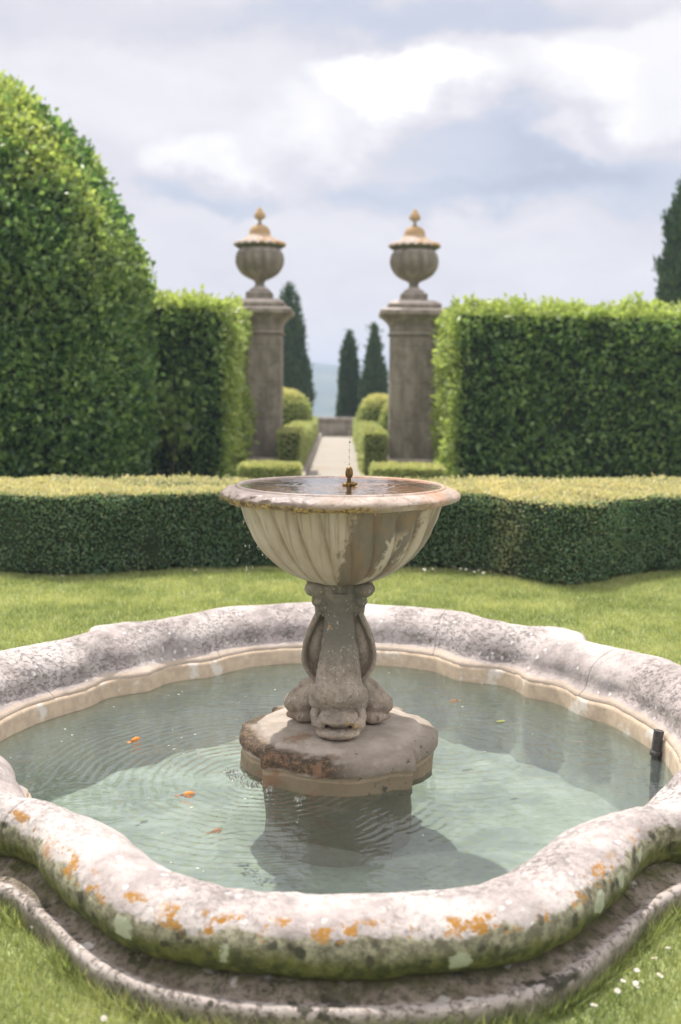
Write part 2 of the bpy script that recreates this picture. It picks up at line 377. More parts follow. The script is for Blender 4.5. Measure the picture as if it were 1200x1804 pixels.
        band = t.m('MULTIPLY', band, t.ss(rr, .27, .33))
        bc = t.mix(t.ss(n3, .45, .68), (.045, .032, .02), (.21, .125, .065))
        col = t.mix(t.m('MULTIPLY', band, t.m('ADD', .3, t.m('MULTIPLY', ri, .65))), col, bc)
        low = t.ss(e, .045, .03); col = t.mix(t.m('MULTIPLY', low, .9), col, t.mix(n, (.38, .30, .20), (.27, .21, .14)))
        wetl = t.m('MULTIPLY', t.ss(t.m('ADD', z, t.m('MULTIPLY', t.noise(c, 6, 4), .03)), .035, .028), .55); col = t.mix(wetl, col, (.16, .13, .085))
        dk = t.m('MULTIPLY', t.ss(t.noise(c, 26, 6, .7), .60, .64), t.m('MULTIPLY', t.ss(rr, .27, .31), t.ss(x, .0, .08)))
        col = t.mix(t.m('MULTIPLY', dk, .85), col, (.06, .06, .055))
        red = t.m('MULTIPLY', t.ss(t.noise(c, 11, 5, .7), .52, .62), t.m('MULTIPLY', t.ss(x, .08, -.05), t.ss(y, -.08, -.16)))
        col = t.mix(t.m('MULTIPLY', red, .7), col, (.24, .135, .08))
    hgt = t.m('ADD', t.m('MULTIPLY', n, .6), t.m('MULTIPLY', n3, .4))
    principled(t, o, col, rough, t.bump(hgt, .9 if kind >= 2 else .6, .008), spec=.35 if kind else .2); return m
def pillar_material(name, lid=False, k=1.0):
    m, t, o = newmat(name); c = t.coord('Object'); n = t.noise(c, 4, 7, .65); st = t.noise(t.vm('MULTIPLY', c, (1, 1, .25)), 7, 5); x, y, z = t.sep(c)
    col = t.mix(t.ss(st, .35, .65), (.39*k, .33*k, .28*k), (.25*k, .21*k, .175*k))
    col = t.mix(t.m('MULTIPLY', t.ss(n, .5, .62), .6), col, (.17, .15, .115))
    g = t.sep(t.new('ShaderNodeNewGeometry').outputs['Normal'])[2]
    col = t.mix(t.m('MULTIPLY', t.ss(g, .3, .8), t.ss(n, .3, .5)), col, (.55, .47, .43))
    if lid:
        col = t.mix(t.ss(n, .47, .66), (.50, .41, .36), (.40, .24, .11)); rr = t.m('SQRT', t.m('ADD', t.m('MULTIPLY', x, x), t.m('MULTIPLY', y, y))); col = t.mix(t.m('MULTIPLY', t.m('MULTIPLY', t.ss(rr, .22, .15), t.ss(z, .1, .14)), .7), col, (.48, .28, .09))
        col = t.mix(t.ss(z, .055, .02), col, (.14, .13, .08))
    principled(t, o, col, .9, t.bump(t.noise(c, 30, 6), .5, .02)); return m
def basin_material():
    m, t, o = newmat('basin_lining'); c = t.coord('Object'); n = t.noise(c, 4, 6, .65); n2 = t.noise(c, 22, 5, .6); z = t.sep(c)[2]
    up = t.mix(t.ss(n2, .35, .65), (.58, .46, .34), (.47, .37, .28)); up = t.mix(t.ss(t.noise(c, 9, 4), .55, .65), up, (.66, .60, .54))
    dn = t.mix(t.ss(n, .38, .62), (.33, .335, .31), (.54, .53, .485)); dn = t.mix(t.m('MULTIPLY', t.ss(n2, .48, .66), .6), dn, (.40, .40, .24)); dn = t.mix(t.m('MULTIPLY', t.ss(t.noise(c, 2.2, 5, .7), .52, .62), .45), dn, (.30, .32, .22))
    principled(t, o, t.mix(t.ss(z, -.03, -.10), up, dn), .85, t.bump(n2, .3, .006)); return m
def water_material(name, rings, tint, milk, milkfac, bs=1.0):
    m, t, o = newmat(name); c = t.coord('Object'); h = None
    for (rx, ry, k, fall, amp) in rings:
        cc = t.vm('ADD', c, t.vm('SCALE', t.vm('SUBTRACT', t.noise(c, 4, 2, out=1), (.5, .5, .5)), scale=.085))
        d = t.vm('LENGTH', t.vm('MULTIPLY', t.vm('SUBTRACT', cc, (rx, ry, 0)), (1, 1, 0)))
        ph = t.m('SINE', t.m('MULTIPLY', d, k)); en = t.m('MULTIPLY', t.m('EXPONENT', t.m('MULTIPLY', d, -1/fall)), amp)
        hh = t.m('MULTIPLY', t.m('MULTIPLY', ph, en), t.ss(t.noise(t.vm('ADD', c, (rx, ry, 3)), 3.5, 3), .32, .62, .1, 1.3)); h = hh if h is None else t.m('ADD', h, hh)
    nz = t.noise(t.vm('MULTIPLY', c, (1, 1.9, 1)), 7, 3, .5, .4); nz2 = t.noise(t.vm('MULTIPLY', c, (1, 1.6, 1)), 26, 3, .5)
    hn = t.m('ADD', t.m('MULTIPLY', nz, .55), t.m('MULTIPLY', nz2, .10)); h = hn if h is None else t.m('ADD', h, hn)
    nb = t.bump(h, bs, .012)
    gl = t.new('ShaderNodeBsdfGlossy'); gl.inputs['Roughness'].default_value = .02; t.put(gl.inputs['Normal'], nb); gl.inputs['Color'].default_value = (1, 1, 1, 1)
    tr = t.new('ShaderNodeBsdfTransparent'); tr.inputs[0].default_value = (*tint, 1)
    df = t.new('ShaderNodeBsdfDiffuse'); t.put(df.inputs[0], t.mix(t.ss(t.noise(c, 1.6, 4), .4, .6), milk, tuple(q*1.15 for q in milk)))
    m1 = t.new('ShaderNodeMixShader'); m1.inputs[0].default_value = milkfac; t.l.new(tr.outputs[0], m1.inputs[1]); t.l.new(df.outputs[0], m1.inputs[2])
    fr = t.new('ShaderNodeFresnel'); fr.inputs['IOR'].default_value = 1.40; t.put(fr.inputs['Normal'], nb)
    m2 = t.new('ShaderNodeMixShader'); t.put(m2.inputs[0], fr.outputs[0]); t.l.new(m1.outputs[0], m2.inputs[1]); t.l.new(gl.outputs[0], m2.inputs[2])
    t.l.new(m2.outputs[0], o.inputs[0]); return m

# ------------------------------------------------------------------ terrain, path
def sheet(name, pts, z, mat):
    o = mesh(name, [(x, y, z) for x, y in pts], [list(range(len(pts)))], mat, smooth=False); return tag(o, kind='structure')
sheet('path', [(-.62, 9.6), (.36, 9.6), (.33, 27.6), (-.66, 27.6)], .006, gravel_material())
KERB = simple('kerb_stone', (.42, .36, .32), sc=10)
kerb = empty('path_kerb', (-.56, 16, 0), 'low stone kerb along the left edge of the pale gravel path', 'kerb')
y = 10.
i = 0
while y < 27:
    L = random.uniform(.9, 1.2); bm = bmesh.new(); box(bm, (0, y+L/2-16, .045), (.12, L-.012, .09), bevel=.012)
    bmobj('kerb_stone', bm, KERB, kerb, smooth=False); y += L

# ------------------------------------------------------------------ leaves
def tri_sample(V, F4, n, rng):
    V = np.asarray(V); T_ = np.concatenate([F4[:, [0, 1, 2]], F4[:, [0, 2, 3]]])
    a = V[T_[:, 1]]-V[T_[:, 0]]; b = V[T_[:, 2]]-V[T_[:, 0]]; nr = np.cross(a, b); ar = np.linalg.norm(nr, axis=1)
    ok = ar > 1e-9; T_, a, b, nr, ar = T_[ok], a[ok], b[ok], nr[ok], ar[ok]
    idx = rng.choice(len(T_), n, p=ar/ar.sum()); u = rng.random(n); v_ = rng.random(n); f = u+v_ > 1; u[f] = 1-u[f]; v_[f] = 1-v_[f]
    return V[T_[idx, 0]]+a[idx]*u[:, None]+b[idx]*v_[:, None], nr[idx]/ar[idx][:, None]
def leaf_mesh(P, N, size, rng, wide=.5, up=.3, spread=1.1, fold=.18, tip=None):
    n = len(P); d = N*.55 + rng.normal(size=(n, 3))*spread*.6; d[:, 2] += up; d /= np.linalg.norm(d, axis=1)[:, None]
    s = np.cross(d, rng.normal(size=(n, 3))); s /= np.linalg.norm(s, axis=1)[:, None]; q = np.cross(d, s)
    L = size*(.65+.7*rng.random(n))[:, None]; W = L*wide*.5
    mid = P+d*L*.5
    V = np.stack([P, mid+s*W+q*L*fold, P+d*L, mid-s*W+q*L*fold], 1).reshape(-1, 3)
    b = np.arange(n)*4; F_ = np.concatenate([np.stack([b, b+1, b+2], 1), np.stack([b, b+2, b+3], 1)])
    r = np.repeat(rng.random(n), 4); tp = np.repeat(np.zeros(n) if tip is None else tip, 4)
    return V, F_, {'rnd': r, 'tip': tp}
def prism(front, back, z0, z1, nz=8, nd=10, dens=6, bot=1.0):
    """hull between a front and a back polyline; returns verts/quads (outward)"""
    f = np.array(front, float); b = np.array(back, float)
    def res(p):
        t = np.arange(len(p)); tt = np.linspace(0, len(p)-1, (len(p)-1)*dens+1)
        if len(p) > 2:
            q = np.array(densify([tuple(x) for x in p], dens)); return q
        return np.stack([np.interp(tt, t, p[:, k]) for k in (0, 1)], 1)
    f = res(f); b = res(b); n = len(f)
    prof = []   # (depth fraction, z)
    for k in range(nz): prof.append((0, z0+(z1-z0)*k/nz))
    rr = .06
    for k in range(nd+1): prof.append((k/nd, z1))
    for k in range(1, nz+1): prof.append((1, z1-(z1-z0)*k/nz))
    prof = np.array(prof); V = []
    for i in range(n):
        for (t, z) in prof:
            p = f[i]*(1-t)+b[i]*t; V.append((p[0], p[1], z))
    V = np.array(V); m = len(prof); F_ = gridfaces(n, m)
    # ends
    V2 = []; F2 = []; off = len(V)
    for (i, flip) in ((0, False), (n-1, True)):
        g = []
        for k in range(nz+1):
            for q in range(nd+1):
                p = f[i]*(1-q/nd)+b[i]*q/nd; V2.append((p[0], p[1], z0+(z1-z0)*k/nz))
        G = gridfaces(nz+1, nd+1)+off; off += (nz+1)*(nd+1); F2.append(G if flip else G[:, ::-1])
    V = np.concatenate([V, np.array(V2)]); F_ = np.concatenate([F_]+F2)
    # orient: make sure normals are outward from the centroid
    c = V.mean(0); fc = V[F_].mean(1); nr = np.cross(V[F_[:, 1]]-V[F_[:, 0]], V[F_[:, 3]]-V[F_[:, 0]])
    return V, F_, c
def orient(V, F_, c=None):
    """flip quads whose normal points inward (nearest-axis test through a local centre line)"""
    return F_
def shrub(name, V, F_, root, mat, size, count, lump=.05, lsc=1.5, shag=.04, tipf=None, inset=.04, seed=1, wide=.5, up=.3, spread=1.1, core=True, fix=None):
    rng = np.random.default_rng(seed); V = np.asarray(V, float)
    P, N = tri_sample(V, F_, count, rng)
    if fix is not None: s = np.sign(((P-fix(P))*N).sum(1)); s[s == 0] = 1; N = N*s[:, None]
    lo = fbm(P, lsc, 3, seed)*lump
    P2 = P+N*(lo+rng.normal(size=len(P))*shag*.5-.2*size)[:, None]
    tp = tipf(P, N, rng) if tipf else None
    LV, LF, at = leaf_mesh(P2-root, N, size, rng, wide=wide, up=up, spread=spread, tip=tp)
    return LV, LF, at, rng
def make_hedge(name, loc, label, cat, V, F_, cfun, mat, size, count, group=None, shell=None, stems=True, parent=None, **kw):
    loc = np.array(loc, float)
    r = empty(name, tuple(loc), label, cat, group) if parent is None else parent
    LV, LF, at, rng = shrub(name, V, F_, loc, mat, size, count, fix=cfun, **kw)
    fo = mesh('foliage', LV, LF, mat, r, smooth=False, attrs=at)
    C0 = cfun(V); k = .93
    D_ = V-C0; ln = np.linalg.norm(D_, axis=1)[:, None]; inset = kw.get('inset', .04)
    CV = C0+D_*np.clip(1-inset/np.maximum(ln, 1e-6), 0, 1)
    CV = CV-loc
    mesh('dark_core', CV, F_, TWIG, r)  # solid dark hull, coloured as the deep shade between leaf clumps
    return r

# low parterre hedges, two clipped rows ------------------------------------------------
F1 = [(-5.2, 8.6), (-4.2, 8.3), (-3.2, 8.02), (-2.45, 7.6), (-1.9, 7.44), (-1.45, 7.66), (-1.1, 7.82), (-.5, 7.9), (.1, 7.93), (.65, 7.93), (1.08, 7.8), (1.33, 7.45), (1.52, 7.26), (1.78, 7.38), (2.1, 7.72), (2.6, 8.0), (3.4, 8.25), (4.4, 8.5), (5.4, 8.8)]
B1 = [(x, 8.42+.09*x+.02*abs(x)) for x, y_ in F1]
F2_ = [(x, y_+.10) for x, y_ in B1]; B2 = [(x, y_+.46) for x, y_ in F2_]
def cprism(Fp, Bp, zc):
    f = np.array(Fp, float); b = np.array(Bp, float)
    def fn(P):
        x = P[:, 0]; yc = (np.interp(x, f[:, 0], f[:, 1])+np.interp(x, b[:, 0], b[:, 1]))/2
        xx = np.clip(x, f[:, 0].min()+.25, f[:, 0].max()-.25)
        hw = (np.interp(x, b[:, 0], b[:, 1])-np.interp(x, f[:, 0], f[:, 1]))/2
        dy = P[:, 1]-yc
        return np.stack([xx, yc+np.sign(dy)*np.maximum(np.abs(dy), 0)*.0, np.full(len(P), zc)], 1)
    return fn
V, F_, c = prism(F1, B1, .02, .575)
def tip_lit_low(P, N, rng):
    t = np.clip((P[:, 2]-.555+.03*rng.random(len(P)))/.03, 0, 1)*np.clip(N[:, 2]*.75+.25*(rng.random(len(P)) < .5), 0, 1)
    x = P[:, 0]; br = np.exp(-((x-1.2)/.10)**2)*.55+.10*(rng.random(len(P)) < .06)  # sunlit patch painted on the bump's left flank, plus scattered pale leaves
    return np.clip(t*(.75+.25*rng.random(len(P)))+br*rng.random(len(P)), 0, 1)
make_hedge('low_hedge', (0, 8.0, 0), 'low dark clipped box hedge with scalloped front and tan top, behind the lawn', 'hedge', V, F_, cprism(F1, B1, .3), BOXWD, .024, 125000, lump=.035, lsc=2.6, shag=.022, tipf=tip_lit_low, inset=.03, seed=2, wide=.6)
V, F_, c = prism(F2_, B2, .02, .572)
make_hedge('low_hedge', (0, 8.9, 0), 'narrow second row of low box hedge, only its tan top showing', 'hedge', V, F_, cprism(F2_, B2, .3), BOXWD, .026, 45000, lump=.02, lsc=3, shag=.02, tipf=tip_lit_low, inset=.03, seed=3, wide=.6)

# box hedge pieces before the pillars and hedges lining the path -----------------------
def boxV(x0, x1, y0, y1, z0, z1, z1b=None):
    V, F_, c = prism([(x0, y0), (x1, y0)], [(x0, y1), (x1, y1)], z0, z1, dens=8)
    if z1b is not None:
        k = (V[:, 1]-y0)/(y1-y0); V[:, 2] = z0+(V[:, 2]-z0)*((z1*(1-k)+z1b*k)-z0)/(z1-z0)
    def cf(P):
        return np.stack([np.clip(P[:, 0], x0+min(.45*(x1-x0), .4), x1-min(.45*(x1-x0), .4)), np.clip(P[:, 1], y0+min(.45*(y1-y0), .4), y1-min(.45*(y1-y0), .4)), np.clip(P[:, 2], z0+.2, max(z1-.25, z0+.2))], 1)
    return V, F_, cf
def axis_normals(V, F_): return V
def tip_box(z1, amt=.6, edge=.1):
    def f(P, N, rng):
        t = np.clip((P[:, 2]-(z1-edge))/edge, 0, 1)*(.4+.6*np.clip(N[:, 2], 0, 1))
        return np.clip(t*amt+.1*rng.random(len(P)), 0, 1)*(.5+.5*rng.random(len(P)))
    return f
for (x0, x1, lab) in ((-1.12, -.48, 'low pale green box hedge block at the foot of the left pillar'), (.37, 1.14, 'low pale green box hedge block at the foot of the right pillar')):
    V, F_, cf = boxV(x0, x1, 12.0, 12.65, .0, .43)
    make_hedge('box_hedge', ((x0+x1)/2, 12.3, 0), lab, 'hedge', V, F_, cf, BOXLT, .035, 18000, lump=.02, lsc=3, shag=.02, tipf=tip_box(.43, .5), inset=.03, seed=int(10+x1), group='low hedge blocks before the pillars')
for (x0, x1, y0, lab) in ((-.93, -.62, 16.2, 'long clipped box hedge lining the left side of the gravel path'), (.345, .66, 16.2, 'long clipped box hedge lining the right side of the gravel path')):
    V, F_, cf = boxV(x0, x1, y0, 27.2, .0, .63, .50)
    make_hedge('path_hedge', ((x0+x1)/2, y0, 0), lab, 'hedge', V, F_, cf, BOXLT, .05, 60000, lump=.03, lsc=2, shag=.025, tipf=tip_box(.63, .35, .15), inset=.03, seed=int(20+x1*3), group='box hedges lining the path')

# tall laurel hedges and the clipped dome ----------------------------------------------
def tip_lit_tall(z1, xe, s):
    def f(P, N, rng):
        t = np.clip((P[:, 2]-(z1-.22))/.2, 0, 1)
        e = np.clip(1-np.abs(P[:, 0]-xe)/.10, 0, 1)*.75 if xe is not None else 0  # sunlit end faces paled in the leaf colour, besides the lit top shoots
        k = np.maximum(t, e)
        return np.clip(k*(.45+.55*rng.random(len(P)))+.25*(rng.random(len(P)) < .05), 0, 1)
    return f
V, F_, cf = boxV(1.53, 7.5, 14.8, 17.1, .0, 2.37)
make_hedge('tall_hedge', (4.5, 14.8, 0), 'tall square clipped laurel hedge right of the right pillar with sunlit left end', 'hedge', V, F_, cf, LAUREL, .092, 47000, lump=.11, lsc=2.2, shag=.10, tipf=tip_lit_tall(2.40, 1.53, 1), inset=.13, seed=31, wide=.55)
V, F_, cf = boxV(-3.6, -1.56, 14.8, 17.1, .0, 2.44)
make_hedge('tall_hedge', (-2.5, 14.8, 0), 'square clipped laurel hedge block between the green dome and the left pillar', 'hedge', V, F_, cf, LAUREL, .092, 27000, lump=.11, lsc=2.2, shag=.10, tipf=tip_lit_tall(2.46, -1.56, 1), inset=.13, seed=32, wide=.55)
DP = densify([(2.42, 0), (2.45, .8), (2.45, 1.7), (2.44, 2.5), (2.37, 3.0), (2.22, 3.42), (1.93, 3.98), (1.46, 4.62), (.96, 5.06), (.5, 5.30), (.02, 5.38)], 3)
dx0, dy0 = -4.88, 14.2
V, F_ = lathe([(a_*.925, b_*.955) for a_, b_ in DP], 72); V = V+np.array([dx0, dy0, 0])
def cdome(P): return np.stack([np.full(len(P), dx0), np.full(len(P), dy0), np.clip(P[:, 2], 0, 3.0)], 1)
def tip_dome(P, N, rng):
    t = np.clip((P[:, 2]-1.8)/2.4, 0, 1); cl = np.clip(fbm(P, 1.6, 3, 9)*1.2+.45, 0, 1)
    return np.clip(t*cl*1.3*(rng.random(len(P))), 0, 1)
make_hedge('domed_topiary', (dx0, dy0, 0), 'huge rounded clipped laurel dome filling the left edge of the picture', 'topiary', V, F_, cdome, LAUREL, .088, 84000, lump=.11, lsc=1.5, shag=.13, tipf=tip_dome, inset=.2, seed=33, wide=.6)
# pale broad leaves of a climber between dome and hedge
iv = empty('ivy_plant', (-2.3, 14.6, 0), 'pale leafy climber in the dark gap between dome and left hedge', 'plant')
rng = np.random.default_rng(5); P = np.array([-2.28, 14.62, .9])+rng.normal(size=(150, 3))*np.array([.16, .05, .30])
LV, LF, at = leaf_mesh(P-np.array([-2.3, 14.6, 0]), np.tile([.2, -1, .2], (150, 1)), .13, rng, wide=.8, tip=np.full(150, .25))
mesh('foliage', LV, LF, LAUREL, iv, smooth=False, attrs=at)
bm = bmesh.new(); tube(bm, [(0, .06, 0), (.03, .05, .6), (-.02, .05, 1.4)], [.015, .012, .006], 6); bmobj('stem', bm, BARK, iv)

# topiary mounds, cypresses ------------------------------------------------------------
def mound(x, y_, r, z1, lab, seed):
    pr = densify([(r*.95, 0), (r, z1-.55), (r*.93, z1-.34), (r*.74, z1-.15), (r*.42, z1-.04), (.01, z1)], 3)
    V, F_ = lathe(pr, 40); V = V+np.array([x, y_, 0])
    def cf(P): return np.stack([np.full(len(P), x), np.full(len(P), y_), np.clip(P[:, 2], 0, z1-.5)], 1)
    make_hedge('box_mound', (x, y_, 0), lab, 'topiary', V, F_, cf, BOXLT, .06, 9000, lump=.03, lsc=2.5, shag=.03, tipf=lambda P, N, g: np.clip((P[:, 2]-(z1-.35))/.35, 0, 1)*(.5+.4*g.random(len(P))), inset=.05, seed=seed, group='rounded topiary mounds beyond the gate')
mound(-1.18, 22, .54, 1.24, 'rounded tan-topped topiary mound beside the left pillar', 41)
mound(.78, 22, .43, 1.13, 'rounded topiary mound nearest the path on the right, before the cypresses', 42)
mound(1.20, 21.0, .42, 1.10, 'rounded topiary mound half hidden behind the right pillar', 43)
def cypress(x, y_, r, h, lab, seed, n=9000, size=.13, sharp=.8):
    pr = [(max(r*(1-t)**sharp*min(1, .55+t*3.0)*1.08, .012), t*h) for t in np.linspace(.03, 1, 22)]
    V, F_ = lathe(pr, 28); V = V+np.array([x, y_, 0])
    def cf(P): return np.stack([np.full(len(P), x), np.full(len(P), y_), P[:, 2]-.15], 1)
    r_ = make_hedge('cypress_tree', (x, y_, 0), lab, 'tree', V, F_, cf, CYPR, size, n, lump=r*.20, lsc=1.9, shag=.12, inset=.12, seed=seed, up=1.3, spread=.6, wide=.35, group='dark cypresses beyond the garden', tipf=lambda P, N, g: .35*g.random(len(P))*(g.random(len(P)) < .3))
    bm = bmesh.new(); tube(bm, [(0, 0, -.1), (0, 0, h*.25)], [r*.16, r*.12], 8); bmobj('trunk', bm, BARK, r_)
cypress(-1.72, 35, .80, 4.5, 'dark cypress rising behind the left pillar', 51, sharp=.62)
cypress(.24, 36, .39, 3.05, 'shorter slender cypress standing just right of the path end', 52, sharp=.72)
cypress(1.04, 35, .44, 3.22, 'slender cypress left of the right pillar, taller of the pair by the path end', 53, sharp=.75)
cypress(8.12, 25, 1.24, 7.2, 'large dark cypress at the right edge above the tall hedge', 54, n=26000, sharp=.52)

# parapet wall ------------------------------------------------------------------------
WALLM = simple('parapet_stone', (.36, .31, .28), n2=(.22, .19, .17), sc=5)
pw = empty('parapet_wall', (-.2, 28, 0), 'low grey stone parapet wall closing the far end of the gravel path', 'wall')
bm = bmesh.new(); box(bm, (0, 0, .19), (16, .28, .42)); bmobj('wall_core', bm, WALLM, pw, smooth=False)
for k in range(-9, 10):
    bm = bmesh.new(); box(bm, (k*.85, 0, .445), (.843, .36, .09), bevel=.012); bmobj('coping_stone', bm, WALLM, pw, smooth=False)

# gate pillars and urns ----------------------------------------------------------------
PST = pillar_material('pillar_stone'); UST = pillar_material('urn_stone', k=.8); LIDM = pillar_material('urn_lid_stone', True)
def sqprof(prof, rnd=0):
    V = []; n = len(prof)
    for k in range(4):
        a = PI/4+k*PI/2
        for (r, z) in prof: V.append((r*math.sqrt(2)*math.cos(a), r*math.sqrt(2)*math.sin(a), z))
    F_ = [list(f) for f in gridfaces(4, n, wrapu=True)]
    F_.append([k*n for k in range(4)][::-1]); F_.append([k*n+n-1 for k in range(4)])
    return V, F_
def pillar(x, y_, lab, ulab, seed):
    p = empty('gate_pillar', (x, y_, 0), lab, 'pillar', 'gate pillars flanking the path')
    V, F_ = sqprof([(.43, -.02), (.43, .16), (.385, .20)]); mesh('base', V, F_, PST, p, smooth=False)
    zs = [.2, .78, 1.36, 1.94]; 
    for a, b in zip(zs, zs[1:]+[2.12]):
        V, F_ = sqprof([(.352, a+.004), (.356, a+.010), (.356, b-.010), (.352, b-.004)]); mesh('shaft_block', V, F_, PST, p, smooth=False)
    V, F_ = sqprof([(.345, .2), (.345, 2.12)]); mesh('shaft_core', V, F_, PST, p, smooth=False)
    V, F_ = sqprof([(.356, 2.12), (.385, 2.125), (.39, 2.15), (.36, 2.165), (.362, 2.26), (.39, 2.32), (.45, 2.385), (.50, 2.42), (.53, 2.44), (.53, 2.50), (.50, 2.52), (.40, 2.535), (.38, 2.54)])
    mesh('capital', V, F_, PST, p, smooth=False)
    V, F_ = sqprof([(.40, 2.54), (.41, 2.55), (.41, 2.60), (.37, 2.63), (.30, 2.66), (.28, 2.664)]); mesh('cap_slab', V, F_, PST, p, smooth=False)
    u = empty('stone_urn', (x, y_, 2.664), ulab, 'urn', 'lidded stone urns on the gate pillars'); s = .00916
    V, F_ = sqprof([(.205, 0), (.205, .10), (.19, .115)]); mesh('foot_block', V, F_, UST, u, smooth=False)
    # profile in metres above the urn's base
    ft = densify([(.18, .115), (.165, .15), (.12, .185), (.085, .21), (.072, .245), (.085, .28), (.12, .31)], 3)
    V, F_ = lathe(ft, 40); mesh('stem', V, F_, UST, u)
    bw = densify([(.10, .30), (.19, .335), (.29, .40), (.36, .50), (.385, .60), (.37, .70), (.335, .76), (.31, .79)], 4)
    def gad(ph, i, r, z):
        k = math.sin(PI*min(max((z-.30)/.46, 0), 1)); return r*(1-.10*k*(1-abs(math.cos(ph*8))**.6))
    V, F_ = lathe(bw, 160, gad); mesh('bowl', V, F_, UST, u)
    ld = densify([(.31, -.03), (.40, 0), (.415, .02), (.40, .045), (.35, .07), (.29, .10), (.24, .14), (.185, .18), (.165, .225), (.16, .26), (.13, .315), (.08, .345), (.03, .36)], 3)
    def scal(ph, i, r, z):
        k = min(max((r-.2)/.2, 0), 1); return r*(1-.14*k*(1-abs(math.cos(ph*9))**.6))
    V, F_ = lathe(ld, 180, scal)
    up_ = np.hypot(V[:, 0], V[:, 1]); an = np.arctan2(V[:, 1], V[:, 0]); V[:, 2] += .034*np.clip((up_-.22)/.15, 0, 1)*np.abs(np.cos(an*9))
    ldo = mesh('lid', V, F_, LIDM, u, loc=(0, 0, .80))
    fn = densify([(.06, 0), (.035, .02), (.026, .06), (.045, .09), (.085, .115), (.09, .14), (.07, .19), (.045, .225), (.03, .255), (.004, .28)], 3)
    def fg(ph, i, r, z): return r*(1-.10*(1-abs(math.cos(ph*4)))) if r > .05 else r
    V, F_ = lathe(fn, 64, fg); mesh('finial', V, F_, LIDM, ldo, loc=(0, 0, .345))
pillar(-1.31, 17.3, 'grey square stone gate pillar on the left of the path, partly behind the hedge block', 'lidded stone urn with scalloped orange lid on the left pillar', 1)
pillar(1.118, 17.3, 'grey square stone gate pillar on the right of the path', 'lidded stone urn with scalloped orange lid on the right pillar', 2)

# ------------------------------------------------------------------ the fountain
AX = (0, 3.9, 0)
ft_ = empty('fountain', AX, 'old carved stone fountain with raised bowl on dolphins in a lobed basin', 'fountain')
tb = np.array([(0,1.44),(5,1.44),(15,1.43),(23,1.43),(30,1.385),(36,1.365),(42,1.385),(47,1.42),(52,1.42),(57,1.425),(62,1.455),(68,1.55),(75,1.585),(90,1.605),(100,1.62),(108,1.60),(115,1.54),(121,1.47),(127,1.435),(135,1.43),(141,1.42),(147,1.43),(154,1.47),(162,1.51),(172,1.54),(180,1.54),(190,1.52),(198,1.48),(205,1.39),(210,1.335),(217,1.32),(222,1.36),(227,1.385),(232,1.36),(238,1.365),(244,1.43),(248,1.49),(252,1.55),(257,1.60),(262,1.62),(270,1.63),(279,1.625),(284,1.60),(289,1.545),(294,1.465),(299,1.40),(304,1.36),(309,1.355),(314,1.375),(320,1.335),(327,1.345),(335,1.39),(345,1.435),(360,1.44)])
ang = np.arange(3600)/10.
def fold(a): a = a % 90; return np.minimum(a, 90-a)
base = np.interp(ang, tb[:, 0], tb[:, 1])
ker = np.exp(-.5*(np.arange(-40, 41)/11.)**2); ker /= ker.sum()
base = np.convolve(np.concatenate([base[-40:], base, base[:40]]), ker, 'valid')
kk = np.sqrt(1+(np.gradient(base)/rad(.1)/base)**2)
fa = fold(ang); kk = np.minimum(kk, 1.10)*(1-.30*np.exp(-((fa-37)/6.)**2)); barb = .07/(1+np.exp((np.abs(fa-45)-4.6)/.5))
kb = np.exp(-.5*(np.arange(-20, 21)/5.)**2); kb /= kb.sum(); barb = np.convolve(np.concatenate([barb[-20:], barb, barb[:20]]), kb, 'valid')
def plan(phi, o, shelf=False):
    i = np.asarray(phi) % 360; xp = np.append(ang, 360.)
    b = np.interp(i, xp, np.append(base, base[0])); k = np.interp(i, xp, np.append(kk, kk[0])); br = np.interp(i, xp, np.append(barb, barb[0]))
    wgt = np.clip((o+.20)/.20, 0, 1)
    if shelf: return b+o*1.06+br*.35
    return b+o*k+br*wgt
def terrain():
    tt = np.linspace(0, 1, 26); rs = np.geomspace(60, 5200, 72)[1:]; n = 240
    ph = np.arange(n)*360./n; r0 = plan(ph, .10); V = []
    R = np.concatenate([r0[None, :]+(60-r0[None, :])*(tt[:, None]**2.2), np.repeat(rs[:, None], n, 1)]); A = np.radians(np.repeat(ph[None, :], len(R), 0))
    X = R*np.cos(A); Y = R*np.sin(A)+3.9
    P = np.stack([X.ravel(), Y.ravel(), np.zeros(X.size)], 1)
    def sm(a, b, x): t = np.clip((x-a)/(b-a), 0, 1); return t*t*(3-2*t)
    r = R.ravel()
    z = -48*sm(90, 400, r)*.6 - 9*sm(33, 75, r) + sm(420, 900, r)*np.minimum(47+7*fbm(P, .004, 4, 3), 54) + 1.5*fbm(P, .01, 3, 5)*sm(80, 200, r)*sm(900, 500, r) + sm(1200, 4000, r)*-30
    z = z+5*np.exp(-((P[:, 0]+45)/55.)**2-((P[:, 1]-880)/120.)**2)
    P[:, 2] = z-.004
    F_ = gridfaces(len(R), n, wrapv=True)
    return mesh('ground', P, F_, hill_material())
tag(terrain(), kind='structure')
